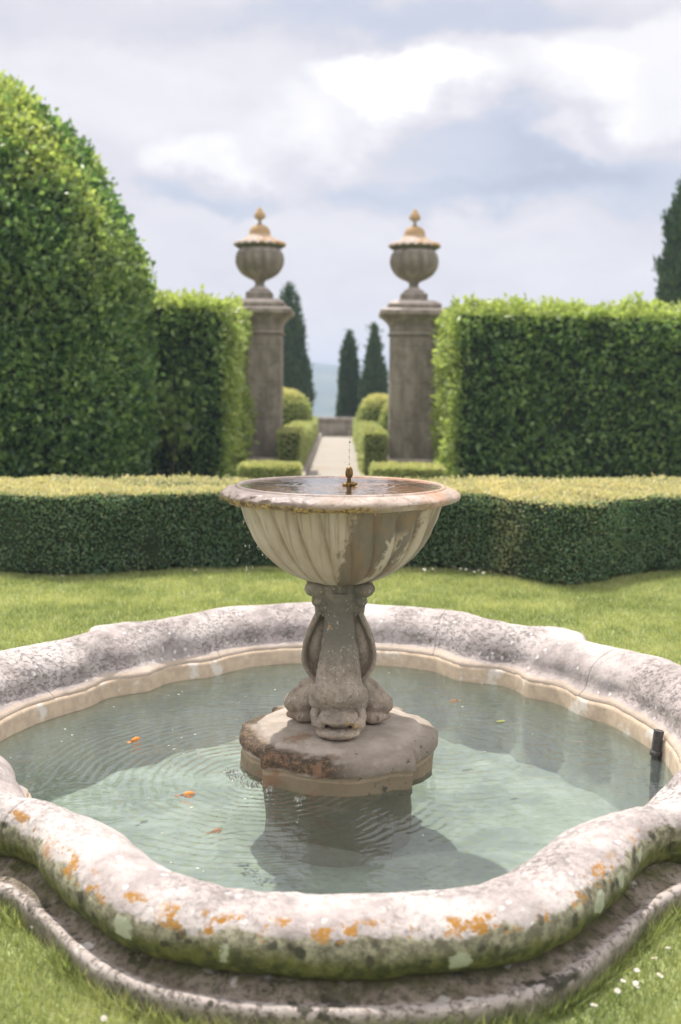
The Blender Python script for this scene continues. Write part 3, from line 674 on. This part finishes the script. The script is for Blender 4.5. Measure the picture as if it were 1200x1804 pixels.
def sweep(a0, a1, prof, pas, step=.5, amp=.006, seed=0, closed=True, shelf=False):
    """prof: (offset, z) loop, swept round the basin; returns verts, faces, pa"""
    n = max(int((a1-a0)/step), 2)+1; A = np.linspace(a0, a1, n); m = len(prof); V = np.zeros((n, m, 3))
    for j, (o, z) in enumerate(prof):
        r = plan(A, o, shelf); V[:, j, 0] = r*np.cos(np.radians(A)); V[:, j, 1] = r*np.sin(np.radians(A)); V[:, j, 2] = z
    V = V.reshape(-1, 3)
    if amp:
        co = np.array(prof).mean(0); D_ = V-np.repeat(np.stack([plan(A, co[0])*np.cos(np.radians(A)), plan(A, co[0])*np.sin(np.radians(A)), np.full(n, co[1])], 1), m, 0)
        D_ /= np.maximum(np.linalg.norm(D_, axis=1), 1e-6)[:, None]
        V = V+D_*(fbm(V, 4.5, 3, seed)*amp+fbm(V, 26, 3, seed+9)*amp*.35)[:, None]
    F_ = gridfaces(n, m, wrapv=closed)
    return V, F_, np.tile(pas, n), n, m
COP = coping_material(); SHF = shelf_material(); LIN = basin_material()
# coping profile: a fat bullnose, steeper outside, running down to an inner cove
PZ = .155
loop = []; pal = []
for d in np.arange(-86, 181, 6):
    a = rad(d); t_ = max(0, (d-90)/90)
    loop.append(((.115 if d <= 90 else .158)*math.copysign(abs(math.cos(a))**(.92+.2*t_), math.cos(a)), PZ-.050*t_+.078*math.copysign(abs(math.sin(a))**.9, math.sin(a)))); pal.append(d/90 if d <= 90 else 1+(d-90)/90*.75)
loop += [(-.163, .092), (-.170, .080), (-.182, .070), (-.193, .063), (-.201, .056), (-.203, .047), (-.20, .02), (-.12, .02), (-.05, .055)]; pal += [1.82, 1.88, 1.96, 2.04, 2.12, 2.15, 2.2, 2.3, -1.2]
loop = loop; joints = [70, 116, 158, 201, 232, 308.5, 352, 390, 430]
for k in range(len(joints)-1):
    a0, a1 = joints[k]+.022, joints[k+1]-.022
    V, F_, pa, n, m = sweep(a0, a1, loop, np.array(pal), .45, .007, 3)
    F_ = [list(f) for f in F_]; F_.append(list(range(m))); F_.append([(n-1)*m+i for i in range(m)][::-1])
    o = mesh('coping_stone', V, F_, COP, ft_, attrs={'pa': pa})
    bmx = bmesh.new(); bmx.from_mesh(o.data); bmesh.ops.recalc_face_normals(bmx, faces=bmx.faces); bmx.to_mesh(o.data); bmx.free()
core = [(.10*math.cos(a), PZ+.066*math.sin(a)) for a in np.linspace(0, 2*PI, 20, endpoint=False)]
V, F_, pa, n, m = sweep(0, 360, core, np.zeros(20), 1, 0); mesh('mortar_bed', V, F_, simple('mortar', (.30, .27, .24), sc=20), ft_)
# projecting base course under the coping: dished shelf with a raised lip
sh = [(-.05, -.12), (-.05, .09), (.02, .098), (.05, .090), (.08, .076), (.103, .066), (.12, .062), (.133, .067), (.141, .068), (.150, .062), (.152, .05), (.148, .0), (.146, -.06), (.146, -.12)]
sp = [0, 0, 0, .1, .3, .5, .7, .9, 1.0, 1.0, 1.05, 1.2, 1.3, 1.3]
sj = [75, 118, 162, 205, 228.5, 262, 300, 318, 352, 390, 435]
for k in range(len(sj)-1):
    V, F_, pa, n, m = sweep(sj[k]+.03, sj[k+1]-.03, sh, np.array(sp), .6, .007, 5, shelf=True)
    F_ = [list(f) for f in F_]; F_.append(list(range(m))); F_.append([(n-1)*m+i for i in range(m)][::-1])
    o = mesh('base_stone', V, F_, SHF, ft_, attrs={'pa': pa})
    bmx = bmesh.new(); bmx.from_mesh(o.data); bmesh.ops.recalc_face_normals(bmx, faces=bmx.faces); bmx.to_mesh(o.data); bmx.free()
# inner wall and floor
il = [(-.10, .045), (-.205, .045), (-.212, .03), (-.216, -.05), (-.23, -.26), (-.27, -.32)]
V, F_, pa, n, m = sweep(0, 360, il, np.zeros(6), 1, .003, 8, closed=False); mesh('basin_wall', V, F_, LIN, ft_)
A = np.linspace(0, 360, 181)[:-1]; V = [(0, 0, -.322)]+[(plan(a, -.24)*math.cos(rad(a)), plan(a, -.24)*math.sin(rad(a)), -.32) for a in A]
mesh('basin_floor', V, [[0, i+1, (i+1) % 180+1] for i in range(180)], LIN, ft_)

# plinth
pt = np.array([(0, .372), (12, .371), (24, .364), (32, .358), (36, .368), (40, .384), (44, .384), (45.5, .350), (50, .338), (60, .352), (75, .362), (90, .366)])
def plr(phi):
    a = math.degrees(phi)+90; a = (a+180) % 360-180; a = abs(a)
    if a > 90: a = 180-a
    return float(np.interp(a, pt[:, 0], pt[:, 1]))
def ring_mesh(prof, n=220, amp=.004, seed=1, top=True):
    V = []
    for j in range(n):
        p = 2*PI*j/n; r0 = plr(p)
        for (f, o, z) in prof: rr = r0*f+o; V.append((rr*math.cos(p), rr*math.sin(p), z))
    V = np.array(V); rr = np.hypot(V[:, 0], V[:, 1]); dn = V/np.maximum(np.linalg.norm(V, axis=1), .05)[:, None]
    V = V+dn*(fbm(V, 9, 4, seed)*amp)[:, None]*np.clip(rr/.2, 0, 1)[:, None]; V[:, 2] += fbm(V, 14, 3, seed+3)*amp*.6*np.clip((V[:, 2])/.05, 0, 1)
    return V, gridfaces(n, len(prof), wrapu=True)
P3 = fountain_stone('plinth_stone', 3)
prf = [(1, -.091, -.43)]+[(1, -.006-.085*min(max((-.055-z)/.02, 0), 1), z) for z in np.linspace(-.4, .03, 44)]+[(1, .0, .036), (1, .006, .042), (1, .008, .05), (1, .007, .066), (1, .004, .080), (1, -.004, .088), (1, -.02, .091), (1, -.045, .093)]
prf += [(1, -.056, .096), (1, -.062, .106), (1, -.075, .112)]+[(f, -.06*f, .112+.012*(1-f)) for f in (.85, .7, .55, .4, .25, .1, .01)]
V, F_ = ring_mesh(prf, 300, .009); mesh('plinth', V, F_, P3, ft_)

# dolphins and pedestal (welded by a remesh so each reads as carved from one block)
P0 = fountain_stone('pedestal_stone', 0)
def carve(o, vox=.005, sm=4, dis=.004):
    md = o.modifiers.new('weld', 'REMESH'); md.mode = 'VOXEL'; md.voxel_size = vox; md.use_smooth_shade = True
    s = o.modifiers.new('soften', 'SMOOTH'); s.factor = .5; s.iterations = sm
    tx = bpy.data.textures.new('chips', 'CLOUDS'); tx.noise_scale = .022; tx.noise_depth = 5
    d = o.modifiers.new('chips', 'DISPLACE'); d.texture = tx; d.strength = dis; d.mid_level = .5; d.texture_coords = 'LOCAL'
Z0 = .118
def RX(a): return Matrix.Rotation(rad(a), 4, 'X')
def RY(a): return Matrix.Rotation(rad(a), 4, 'Y')
def dolphin(rz, full=True):
    bm = bmesh.new()
    if full:
        tube(bm, [(0, -.10, .22), (0, -.105, .30), (0, -.090, .38), (0, -.066, .46), (0, -.05, .54), (0, -.05, .62)], [.088, .084, .073, .060, .052, .055], 20)
        ell(bm, (0, -.150, .268), (.104, .092, .062), RX(-24)); tube(bm, [(0, -.243, .262), (0, -.225, .30), (0, -.19, .345), (0, -.16, .40)], [.012, .014, .012, .008], 8); ell(bm, (0, -.125, .30), (.075, .07, .06))
        for s in (-1, 1):
            ell(bm, (s*.066, -.12, .245), (.042, .06, .050))
            ell(bm, (s*.076, -.172, .168), (.020, .030, .024)); ell(bm, (s*.083, -.145, .185), (.018, .035, .035))
            ell(bm, (s*.062, -.20, .172), (.016, .022, .020))
            ell(bm, (s*.074, -.175, .152), (.012, .022, .012))
        ell(bm, (0, -.188, .197), (.070, .056, .027), RX(16)); ell(bm, (0, -.205, .186), (.066, .040, .014)); ell(bm, (0, -.184, .139), (.080, .062, .0235)); ell(bm, (0, -.14, .165), (.070, .055, .05))
        ell(bm, (0, -.170, .350), (.026, .020, .024)); ell(bm, (0, -.148, .395), (.017, .017, .02)); ell(bm, (0, -.118, .435), (.013, .013, .016))
    else:
        tube(bm, [(0, -.04, .30), (0, -.08, .24), (0, -.13, .195)], [.04, .050, .044], 16)
        ell(bm, (0, -.135, .192), (.052, .058, .040), RX(-10)); ell(bm, (0, -.17, .19), (.048, .034, .036))
        tube(bm, [(-.05, -.14, .145), (0, -.175, .145), (.05, -.14, .145)], [.016, .020, .016], 10); ell(bm, (0, -.12, .145), (.055, .05, .032))
        tube(bm, [(0, -.08, .29), (0, -.13, .262), (0, -.185, .215)], [.012, .016, .006], 10)
    bmesh.ops.rotate(bm, verts=bm.verts, cent=(0, 0, 0), matrix=Matrix.Rotation(rz, 3, 'Z'))
    o = bmobj('dolphin', bm, P0, ft_); carve(o, .0032 if full else .0045, 2, .010); return o
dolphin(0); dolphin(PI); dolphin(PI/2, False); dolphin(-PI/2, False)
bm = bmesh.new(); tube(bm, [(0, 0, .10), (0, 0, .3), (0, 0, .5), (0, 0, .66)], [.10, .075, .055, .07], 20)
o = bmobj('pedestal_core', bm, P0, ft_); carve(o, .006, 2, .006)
def shell(s, back):
    """concave scallop wing standing out from the column"""
    nu, nv = 26, 14; V = np.zeros((nu, nv, 3))
    for i in range(nu):
        t = i/(nu-1); z = .283+t*.262
        ro = .062+.082*math.sin(PI*min(1, (t+.02)**.80))**.85*(1-.45*t)+.012*t
        for j in range(nv):
            u = j/(nv-1); x = .035+(ro-.035)*u
            y_ = -.03+.060*math.sin(PI*u*.95)*math.sin(PI*t)**.6 - .012*u
            if u > .86: y_ -= .012
            V[i, j] = (s*x, y_*back, z)
    o = mesh('scallop_wing', V.reshape(-1, 3), gridfaces(nu, nv), P0, ft_)
    sf = o.modifiers.new('thick', 'SOLIDIFY'); sf.thickness = .016; sf.offset = 0
    sb = o.modifiers.new('sub', 'SUBSURF'); sb.levels = 1; sb.render_levels = 1
for s in (-1, 1):
    for b in (1, -1): shell(s, b)
bm = bmesh.new()
tube(bm, [(0, 0, .53), (0, 0, .57), (0, 0, .62), (0, 0, .668)], [.050, .054, .062, .085], 24)
for k in range(4):
    a = PI/4+k*PI/2; c_, s_ = math.cos(a), math.sin(a)
    ell(bm, (.126*c_, .126*s_, .637), (.038, .038, .029)); ell(bm, (.112*c_, .112*s_, .592), (.022, .022, .021)); ell(bm, (.085*c_, .085*s_, .563), (.017, .017, .022))
    tube(bm, [(.07*c_, .07*s_, .53), (.09*c_, .09*s_, .57), (.105*c_, .105*s_, .62)], [.012, .016, .02], 10)
    a = k*PI/2; c_, s_ = math.cos(a), math.sin(a); tx_ = Vector((-s_, c_, 0))
    for q in (-1, 0, 1):
        pts = [Vector((c_*r, s_*r, z))+tx_*q*.030*f for r, z, f in ((.082, .655, 1.3), (.074, .60, 1.1), (.072, .55, 1.), (.078, .515, .9))]
        tube(bm, pts, [.018, .022, .020, .008], 10)
o = bmobj('capital', bm, P0, ft_); carve(o, .0040, 2, .008)

# bowl: fluted body, weathered rolled rim
def dens(p, k=4): return densify(p, k)
bp = dens([(.02, .648), (.08, .650), (.118, .655), (.155, .668), (.20, .690), (.245, .722), (.285, .762), (.318, .81), (.343, .862), (.358, .905), (.368, .945), (.370, .956)], 5)
def flute(ph, i, r, z):
    k = min(max((z-.652)/.07, 0), 1)*min(max((.955-z)/.05, .25), 1)
    t = (ph+ .5*(z-.8))*12; return r*(1-.070*k*(1-abs(math.cos(t))**.55))
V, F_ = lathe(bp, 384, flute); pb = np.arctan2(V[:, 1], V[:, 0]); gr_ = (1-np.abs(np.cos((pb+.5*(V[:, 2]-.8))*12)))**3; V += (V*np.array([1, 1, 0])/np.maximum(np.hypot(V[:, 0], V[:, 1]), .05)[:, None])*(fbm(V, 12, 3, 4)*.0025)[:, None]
B1M = fountain_stone('bowl_stone', 1); B2M = fountain_stone('bowl_rim_stone', 2)
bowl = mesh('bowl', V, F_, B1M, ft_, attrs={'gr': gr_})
rp = dens([(.33, .93), (.365, .934), (.385, .930), (.405, .936), (.424, .948), (.430, .962), (.424, .976), (.408, .988), (.392, .995), (.384, .997), (.380, 1.002), (.374, 1.0055), (.366, 1.002), (.362, .994), (.355, .975), (.30, .93)], 4)
def wav(ph, i, r, z):
    k = min(max((r-.38)/.04, 0), 1); return r*(1+.013*k*math.cos(8*ph+.6)+.004*math.sin(3*ph))
rp = [(a_, 1.0-(1.0-b_)*.78 if b_ < 1 and a_ > .36 else b_) for a_, b_ in rp]
V, F_ = lathe(rp, 360, wav); rr = np.hypot(V[:, 0], V[:, 1]); dn = V*np.array([1, 1, 0])/rr[:, None]
an = np.arctan2(V[:, 0], -V[:, 1]); out = np.clip((rr-.38)/.03, 0, 1)
rough_ = fbm(V, 11, 4, 6)*.008+np.maximum(fbm(V, 45, 3, 7), 0)*.012*np.clip((.1-an)/.5, 0, 1)
V = V+dn*(rough_*out)[:, None]; V[:, 2] += -np.maximum(fbm(V, 30, 3, 8), 0)*.010*out*(V[:, 2] < .965)*np.clip((.3-an)/.5, .2, 1)
# chip knocked out of the rim at the front right
ch = np.exp(-((an-.62)/.12)**2)*(V[:, 2] < .97)*out; V[:, 2] += ch*.016; V = V-dn*(ch*.012)[:, None]
mesh('bowl_rim', V, F_, B2M, bowl)
bi = dens([(.36, .985), (.35, .965), (.30, .935), (.2, .915), (.05, .905), (.001, .905)], 3)
V, F_ = lathe(bi, 64); mesh('bowl_inside', V, F_, simple('bowl_lining', (.22, .15, .08), .6, n2=(.10, .075, .05), sc=9), bowl)
# brass jet
bm = bmesh.new(); tube(bm, [(.03, 0, .90), (.03, 0, 1.0), (.03, 0, 1.012)], [.010, .010, .013], 12)
tube(bm, [(.03, 0, 1.01), (.03, 0, 1.028), (.03, 0, 1.034), (.03, 0, 1.062), (.03, 0, 1.070)], [.008, .007, .012, .012, .006], 12)
ell(bm, (.045, -.006, 1.008), (.016, .010, .008)); ell(bm, (.018, .0, 1.004), (.012, .010, .008))
for k in range(6):
    a = k*PI/3; ell(bm, (.03+.011*math.cos(a), .011*math.sin(a), 1.046), (.003, .003, .013), seg=8)
bmobj('jet_nozzle', bm, BRASS, ft_)

# water ---------------------------------------------------------------------------------
WM = water_material('pool_water', [(-.26, -.20, 165, .42, .30), (-.10, -.36, 210, .22, .16), (.42, .10, 130, .4, .10), (.95, .2, 90, .6, .05)], (.71, .795, .775), (.25, .29, .28), .13, 1.3)
A = np.arange(0, 360, 1.); rs = np.linspace(0, 1, 12)[1:]
V = [(0, 0, 0)]+[(plan(a, -.212)*f*math.cos(rad(a)), plan(a, -.212)*f*math.sin(rad(a)), 0) for f in rs for a in A]
n = 360; F_ = [[0, 1+i, 1+(i+1) % n] for i in range(n)]
for k in range(len(rs)-1):
    for i in range(n): a_, b_ = 1+k*n+i, 1+k*n+(i+1) % n; F_.append([a_, a_+n, b_+n, b_])
wo = mesh('water', V, F_, WM, loc=(0, 3.9, -.030)); tag(wo, kind='structure')
BW = water_material('bowl_water', [(.03, 0, 190, .18, .10)], (.80, .70, .52), (.20, .15, .10), .12, .5)
V = [(0, 0, 0)]+[(.366*math.cos(rad(a)), .366*math.sin(rad(a)), 0) for a in range(0, 360, 5)]
wb = mesh('bowl_water', V, [[0, 1+i, 1+(i+1) % 72] for i in range(72)], BW, loc=(0, 3.9, 1.0005)); tag(wb, kind='structure')
gm, t, o_ = newmat('water_drop'); g = t.new('ShaderNodeBsdfGlass'); g.inputs['IOR'].default_value = 1.33; g.inputs['Roughness'].default_value = .05; t.l.new(g.outputs[0], o_.inputs[0])
bm = bmesh.new(); rr_ = random.Random(3)
for k in range(34):
    x = -rr_.uniform(.255, .37); z = rr_.uniform(.64, .92) if k < 26 else rr_.uniform(.0, .6); r = rr_.choice([.0012, .0016, .0024])
    ell(bm, (x, 3.9-rr_.uniform(.02, .2), z), (r, r, r*1.5), seg=8)
for k in range(16):
    z = 1.07+k*.0085; r = .0016+.0008*math.sin(k*2.1); ell(bm, (.03+rr_.uniform(-.001, .001), 3.9, z), (r, r, r*1.8), seg=8)
ell(bm, (.031, 3.9, 1.158), (.0045, .0045, .0045), seg=10); ell(bm, (.013, 3.9, 1.085), (.003, .0015, .0012), seg=8)
def crown(x, y_, n, R0):
    for k in range(n):
        a = rr_.uniform(0, 2*PI); R_ = R0*rr_.uniform(.1, 1); r = rr_.uniform(.002, .0065)
        ell(bm, (x+R_*math.cos(a), y_+R_*math.sin(a), -.030+rr_.uniform(0, .014)), (r, r, r*rr_.uniform(.5, 1.6)), seg=8)
for (x, y_, n, R0) in ((-.385, 3.74, 26, .035), (-.35, 3.68, 22, .04), (-.30, 3.62, 24, .04), (-.24, 3.58, 18, .035), (-.13, 3.49, 16, .018)): crown(x, y_, n, R0)
tag(bmobj('water_drops', bm, gm), kind='stuff', label='drops and splashes falling from the bowl into the pool', cat='water drops')

# goldfish, overflow pipe, floating petals ----------------------------------------------
FISH = simple('goldfish_skin', (.85, .22, .02), .4, n2=(.80, .32, .05), sc=60)
def fish(x, y_, z, L, a, lab):
    f = empty('goldfish', (x, y_, z), lab, 'fish', 'goldfish in the basin'); f.rotation_euler.z = a
    bm = bmesh.new(); tube(bm, [(-.5*L, 0, 0), (-.4*L, 0, 0), (-.15*L, 0, 0), (.15*L, .02*L, 0), (.35*L, .05*L, 0), (.48*L, .08*L, 0)], [.05*L, .13*L, .19*L, .15*L, .07*L, .035*L], 10, flat=1.2); bmobj('body', bm, FISH, f)
    bm = bmesh.new(); tube(bm, [(.44*L, .07*L, 0), (.6*L, .16*L, 0), (.74*L, .20*L, 0)], [.04*L, .12*L, .05*L], 8, flat=.3, side=Vector((0, 1, 0))); tube(bm, [(.44*L, .07*L, 0), (.6*L, .02*L, 0), (.75*L, -.03*L, 0)], [.04*L, .10*L, .04*L], 8, flat=.3, side=Vector((0, 1, 0))); bmobj('tail', bm, FISH, f)
    for s in (-1, 1):
        bm = bmesh.new(); ell(bm, (-.12*L, s*.2*L, 0), (.09*L, .09*L, .015*L), seg=8); bmobj('fin', bm, FISH, f)
fish(-.80, 4.10, -.031, .052, rad(230), 'bright orange goldfish near the surface left of the plinth')
fish(-.515, 3.555, -.036, .055, rad(190), 'orange goldfish in the ripples at front left of the plinth')
fish(-.385, 3.27, -.042, .040, rad(205), 'small pale orange goldfish nearest the front rim')
fish(.52, 4.70, -.040, .045, rad(20), 'faint goldfish under the water behind the plinth on the right')
op = empty('overflow_pipe', (1.205, 3.955, 0), 'short dark upright overflow pipe at the right side of the basin', 'pipe')
bm = bmesh.new(); tube(bm, [(.0, 0, -.41), (.002, 0, .0), (.006, 0, .055), (.009, 0, .078)], [.019, .019, .019, .020], 6); bmobj('pipe', bm, DARKM, op, smooth=False)
bm = bmesh.new(); tube(bm, [(.0, 0, -.02), (.003, 0, .0)], [.024, .024], 12); bmobj('collar', bm, DARKM, op)
PET = simple('petal', (.75, .72, .62), .7)
bm = bmesh.new()
for k in range(46):
    a = rr_.uniform(100, 260) if k < 30 else rr_.uniform(0, 360); r = plan(a, -.25)*math.sqrt(rr_.uniform(.1, .98)); s = rr_.uniform(.002, .0055)
    ell(bm, (r*math.cos(rad(a)), 3.9+r*math.sin(rad(a)), -.0285), (s, s*.7, .0012), seg=8)
tag(bmobj('floating_petals', bm, PET), kind='stuff', label='tiny pale petals floating on the pool water', cat='petals')
LEAFM = simple('fallen_leaf', (.32, .33, .08), .7)
bm = bmesh.new(); 
for k, (lx, ly, ll) in enumerate([(0, 0, .022)]): ell(bm, (lx, ly, 0), (ll, .009, .0015), Matrix.Rotation(rad(20), 4, 'Z'), seg=12)
tag(bmobj('fallen_leaf', bm, LEAFM, loc=(.68, 4.38, -.028)), 'small yellow green leaf floating right of the plinth', 'leaf')

# grass and daisies --------------------------------------------------------------------
def grass_patch():
    rng = np.random.default_rng(11); Ps = []
    def area(x0, x1, y0, y1, dens_, cond):
        n = int((x1-x0)*(y1-y0)*dens_); p = np.stack([rng.uniform(x0, x1, n), rng.uniform(y0, y1, n)], 1); return p[cond(p)]
    def outside(p):
        dx_, dy_ = p[:, 0], p[:, 1]-3.9; return np.hypot(dx_, dy_) > plan(np.degrees(np.arctan2(dy_, dx_)), .152, True)
    near = area(-1.4, 1.4, 1.75, 3.3, 24000, lambda p: outside(p) & (np.abs(p[:, 0]) < .12+p[:, 1]*.36))
    f1 = np.interp(np.linspace(-5, 5, 200), [q[0] for q in F1], [q[1] for q in F1])
    far = area(-3.4, 3.4, 4.3, 8.1, 9000, lambda p: outside(p) & (np.abs(p[:, 0]) < .5+p[:, 1]*.36) & (p[:, 1] < np.interp(p[:, 0], np.linspace(-5, 5, 200), f1)+.02))
    far2 = area(-3, 3, 9.5, 16.5, 600, lambda p: (p[:, 0] < -.66) | (p[:, 0] > .4))
    ea = rng.uniform(0, 360, 15000); er = plan(ea, .150, True)+np.abs(rng.normal(size=15000))*.012
    edge = np.stack([er*np.cos(np.radians(ea)), er*np.sin(np.radians(ea))+3.9], 1); edge = edge[vnoise(np.column_stack([edge, edge[:, :1]*0]), 5, 8) > -.35]
    V = []; R_ = []; TP = []
    for P, w_, h0 in ((edge, .0035, .050), (near, .0032, .026), (far, .006, .026), (far2, .02, .04)):
        n = len(P); P3_ = np.column_stack([P, np.zeros(n)]); a = rng.uniform(0, 2*PI, n)
        ht = h0*(.5+.8*rng.random(n))*(1+.35*vnoise(P3_, 6)); ln = rng.normal(size=(n, 2))*ht[:, None]*.55
        wv = np.stack([np.cos(a), np.sin(a), np.zeros(n)], 1)*w_*.5
        b0 = P3_-wv-np.array([0, 0, .004]); b1 = P3_+wv-np.array([0, 0, .004]); tp = P3_+np.column_stack([ln, ht])
        V.append(np.stack([b0, b1, tp], 1).reshape(-1, 3)); cl = .5+.28*vnoise(P3_, 3.0, 4)+.22*vnoise(P3_, 11, 6)
        R_.append(np.repeat(np.clip(cl+rng.normal(size=n)*.2, 0, 1), 3)); TP.append(np.repeat((rng.random(n) < .06)*.6, 3))
    V = np.concatenate(V); F_ = np.arange(len(V)).reshape(-1, 3)
    o = mesh('grass', V, F_, GRASS, smooth=False, attrs={'rnd': np.concatenate(R_), 'tip': np.concatenate(TP)}); return tag(o, kind='stuff', label='short mown lawn grass round the fountain', cat='grass')
grass_patch()
WHT = simple('daisy_petal', (.62, .60, .58), .7, n2=(.55, .52, .52)); YEL = simple('daisy_eye', (.60, .42, .05), .8); STM = simple('daisy_stem', (.07, .14, .03), .7)
def make_daisy():
    d = empty('daisy', (0, 0, 0), 'x', 'flower')
    V = []; F_ = []
    for k in range(14):
        a = 2*PI*k/14; b = len(V)
        for (r, w_, z) in ((.002, -.001, 0), (.002, .001, 0), (.0085, .0018, .001), (.0095, 0, .0), (.0085, -.0018, .001)):
            V.append((r*math.cos(a)-w_*math.sin(a), r*math.sin(a)+w_*math.cos(a), .032+z))
        F_.append([b, b+1, b+2, b+3, b+4])
    mesh('petals', V, F_, WHT, d, smooth=False)
    bm = bmesh.new(); ell(bm, (0, 0, .0325), (.0032, .0032, .0018), seg=8); bmobj('flower_eye', bm, YEL, d)
    bm = bmesh.new(); tube(bm, [(0, 0, -.002), (.001, 0, .016), (0, 0, .032)], [.0007, .0007, .0007], 5); bmobj('stem', bm, STM, d)
    return d
dz_ = [(.804, 2.464, 'daisy in the front right lawn, furthest right in the picture'), (.701, 2.368, 'daisy in the front right lawn, left of the furthest one'), (.759, 2.404, 'daisy in the front right lawn between the outer ones and the pair'),
       (.654, 2.319, 'daisy just left of the touching pair in the front right lawn'), (.668, 2.300, 'left daisy of the touching pair in the front right lawn'), (.686, 2.312, 'right daisy of the touching pair in the front right lawn'),
       (.563, 2.208, 'lone daisy lowest in the front right lawn by the stone lip'), (.632, 2.283, 'daisy below the touching pair close to the stone lip'), (.735, 2.335, 'small daisy low between the lip and the right frame edge')]
far_d = [(-2.085, 7.33), (-1.904, 7.30), (-1.03, 7.58), (-.53, 7.68), (.60, 7.70), (.666, 7.72), (.739, 7.70), (.812, 7.72), (.924, 7.71), (.965, 7.66), (.999, 7.73), (1.04, 7.62), (1.101, 7.63), (1.163, 7.55), (1.237, 7.42), (.87, 7.74), (.70, 7.66)]
near_l = [(-.62, 2.42), (-.75, 2.55), (-.494, 2.168), (-.86, 2.62)]
OR = 'first second third fourth fifth sixth seventh eighth ninth tenth eleventh twelfth thirteenth fourteenth fifteenth sixteenth seventeenth eighteenth'.split()
proto = make_daisy(); first = True
allp = [(x, y_, l, 'daisies in the front right lawn') for x, y_, l in dz_]+[(x, y_, 'tiny white daisy at the foot of the low hedge, %s from the left' % OR[i], 'daisies along the foot of the low hedge') for i, (x, y_) in enumerate(sorted(far_d))]+[(x, y_, 'tiny white daisy in the front left lawn, %s from the left' % OR[i], 'daisies in the front left lawn') for i, (x, y_) in enumerate(sorted(near_l))]
for x, y_, l, g_ in allp:
    d = proto if first else copy_tree(proto); first = False
    d.location = (x, y_, 0); d.rotation_euler = (random.uniform(-.5, .2), random.uniform(-.4, .4), random.uniform(0, 6)); s = random.uniform(.8, 1.15)
    s *= 1.25 if y_ > 5 else .85
    d.scale = (s, s, s); d['label'] = l; d['group'] = g_

# ------------------------------------------------------------------ haze
hb = bmesh.new(); box(hb, (0, 0, -34.5), (10600, 10600, 105)); hz, t, o_ = newmat('haze')
pv = t.new('ShaderNodeVolumePrincipled'); pv.inputs['Color'].default_value = (.66, .78, 1, 1); pv.inputs['Density'].default_value = .0014; pv.inputs['Anisotropy'].default_value = .0
t.l.new(pv.outputs[0], o_.inputs['Volume'])
h = bmobj('haze', hb, hz, smooth=False); tag(h, kind='stuff', label='thin blue haze over the distant hills', cat='haze')
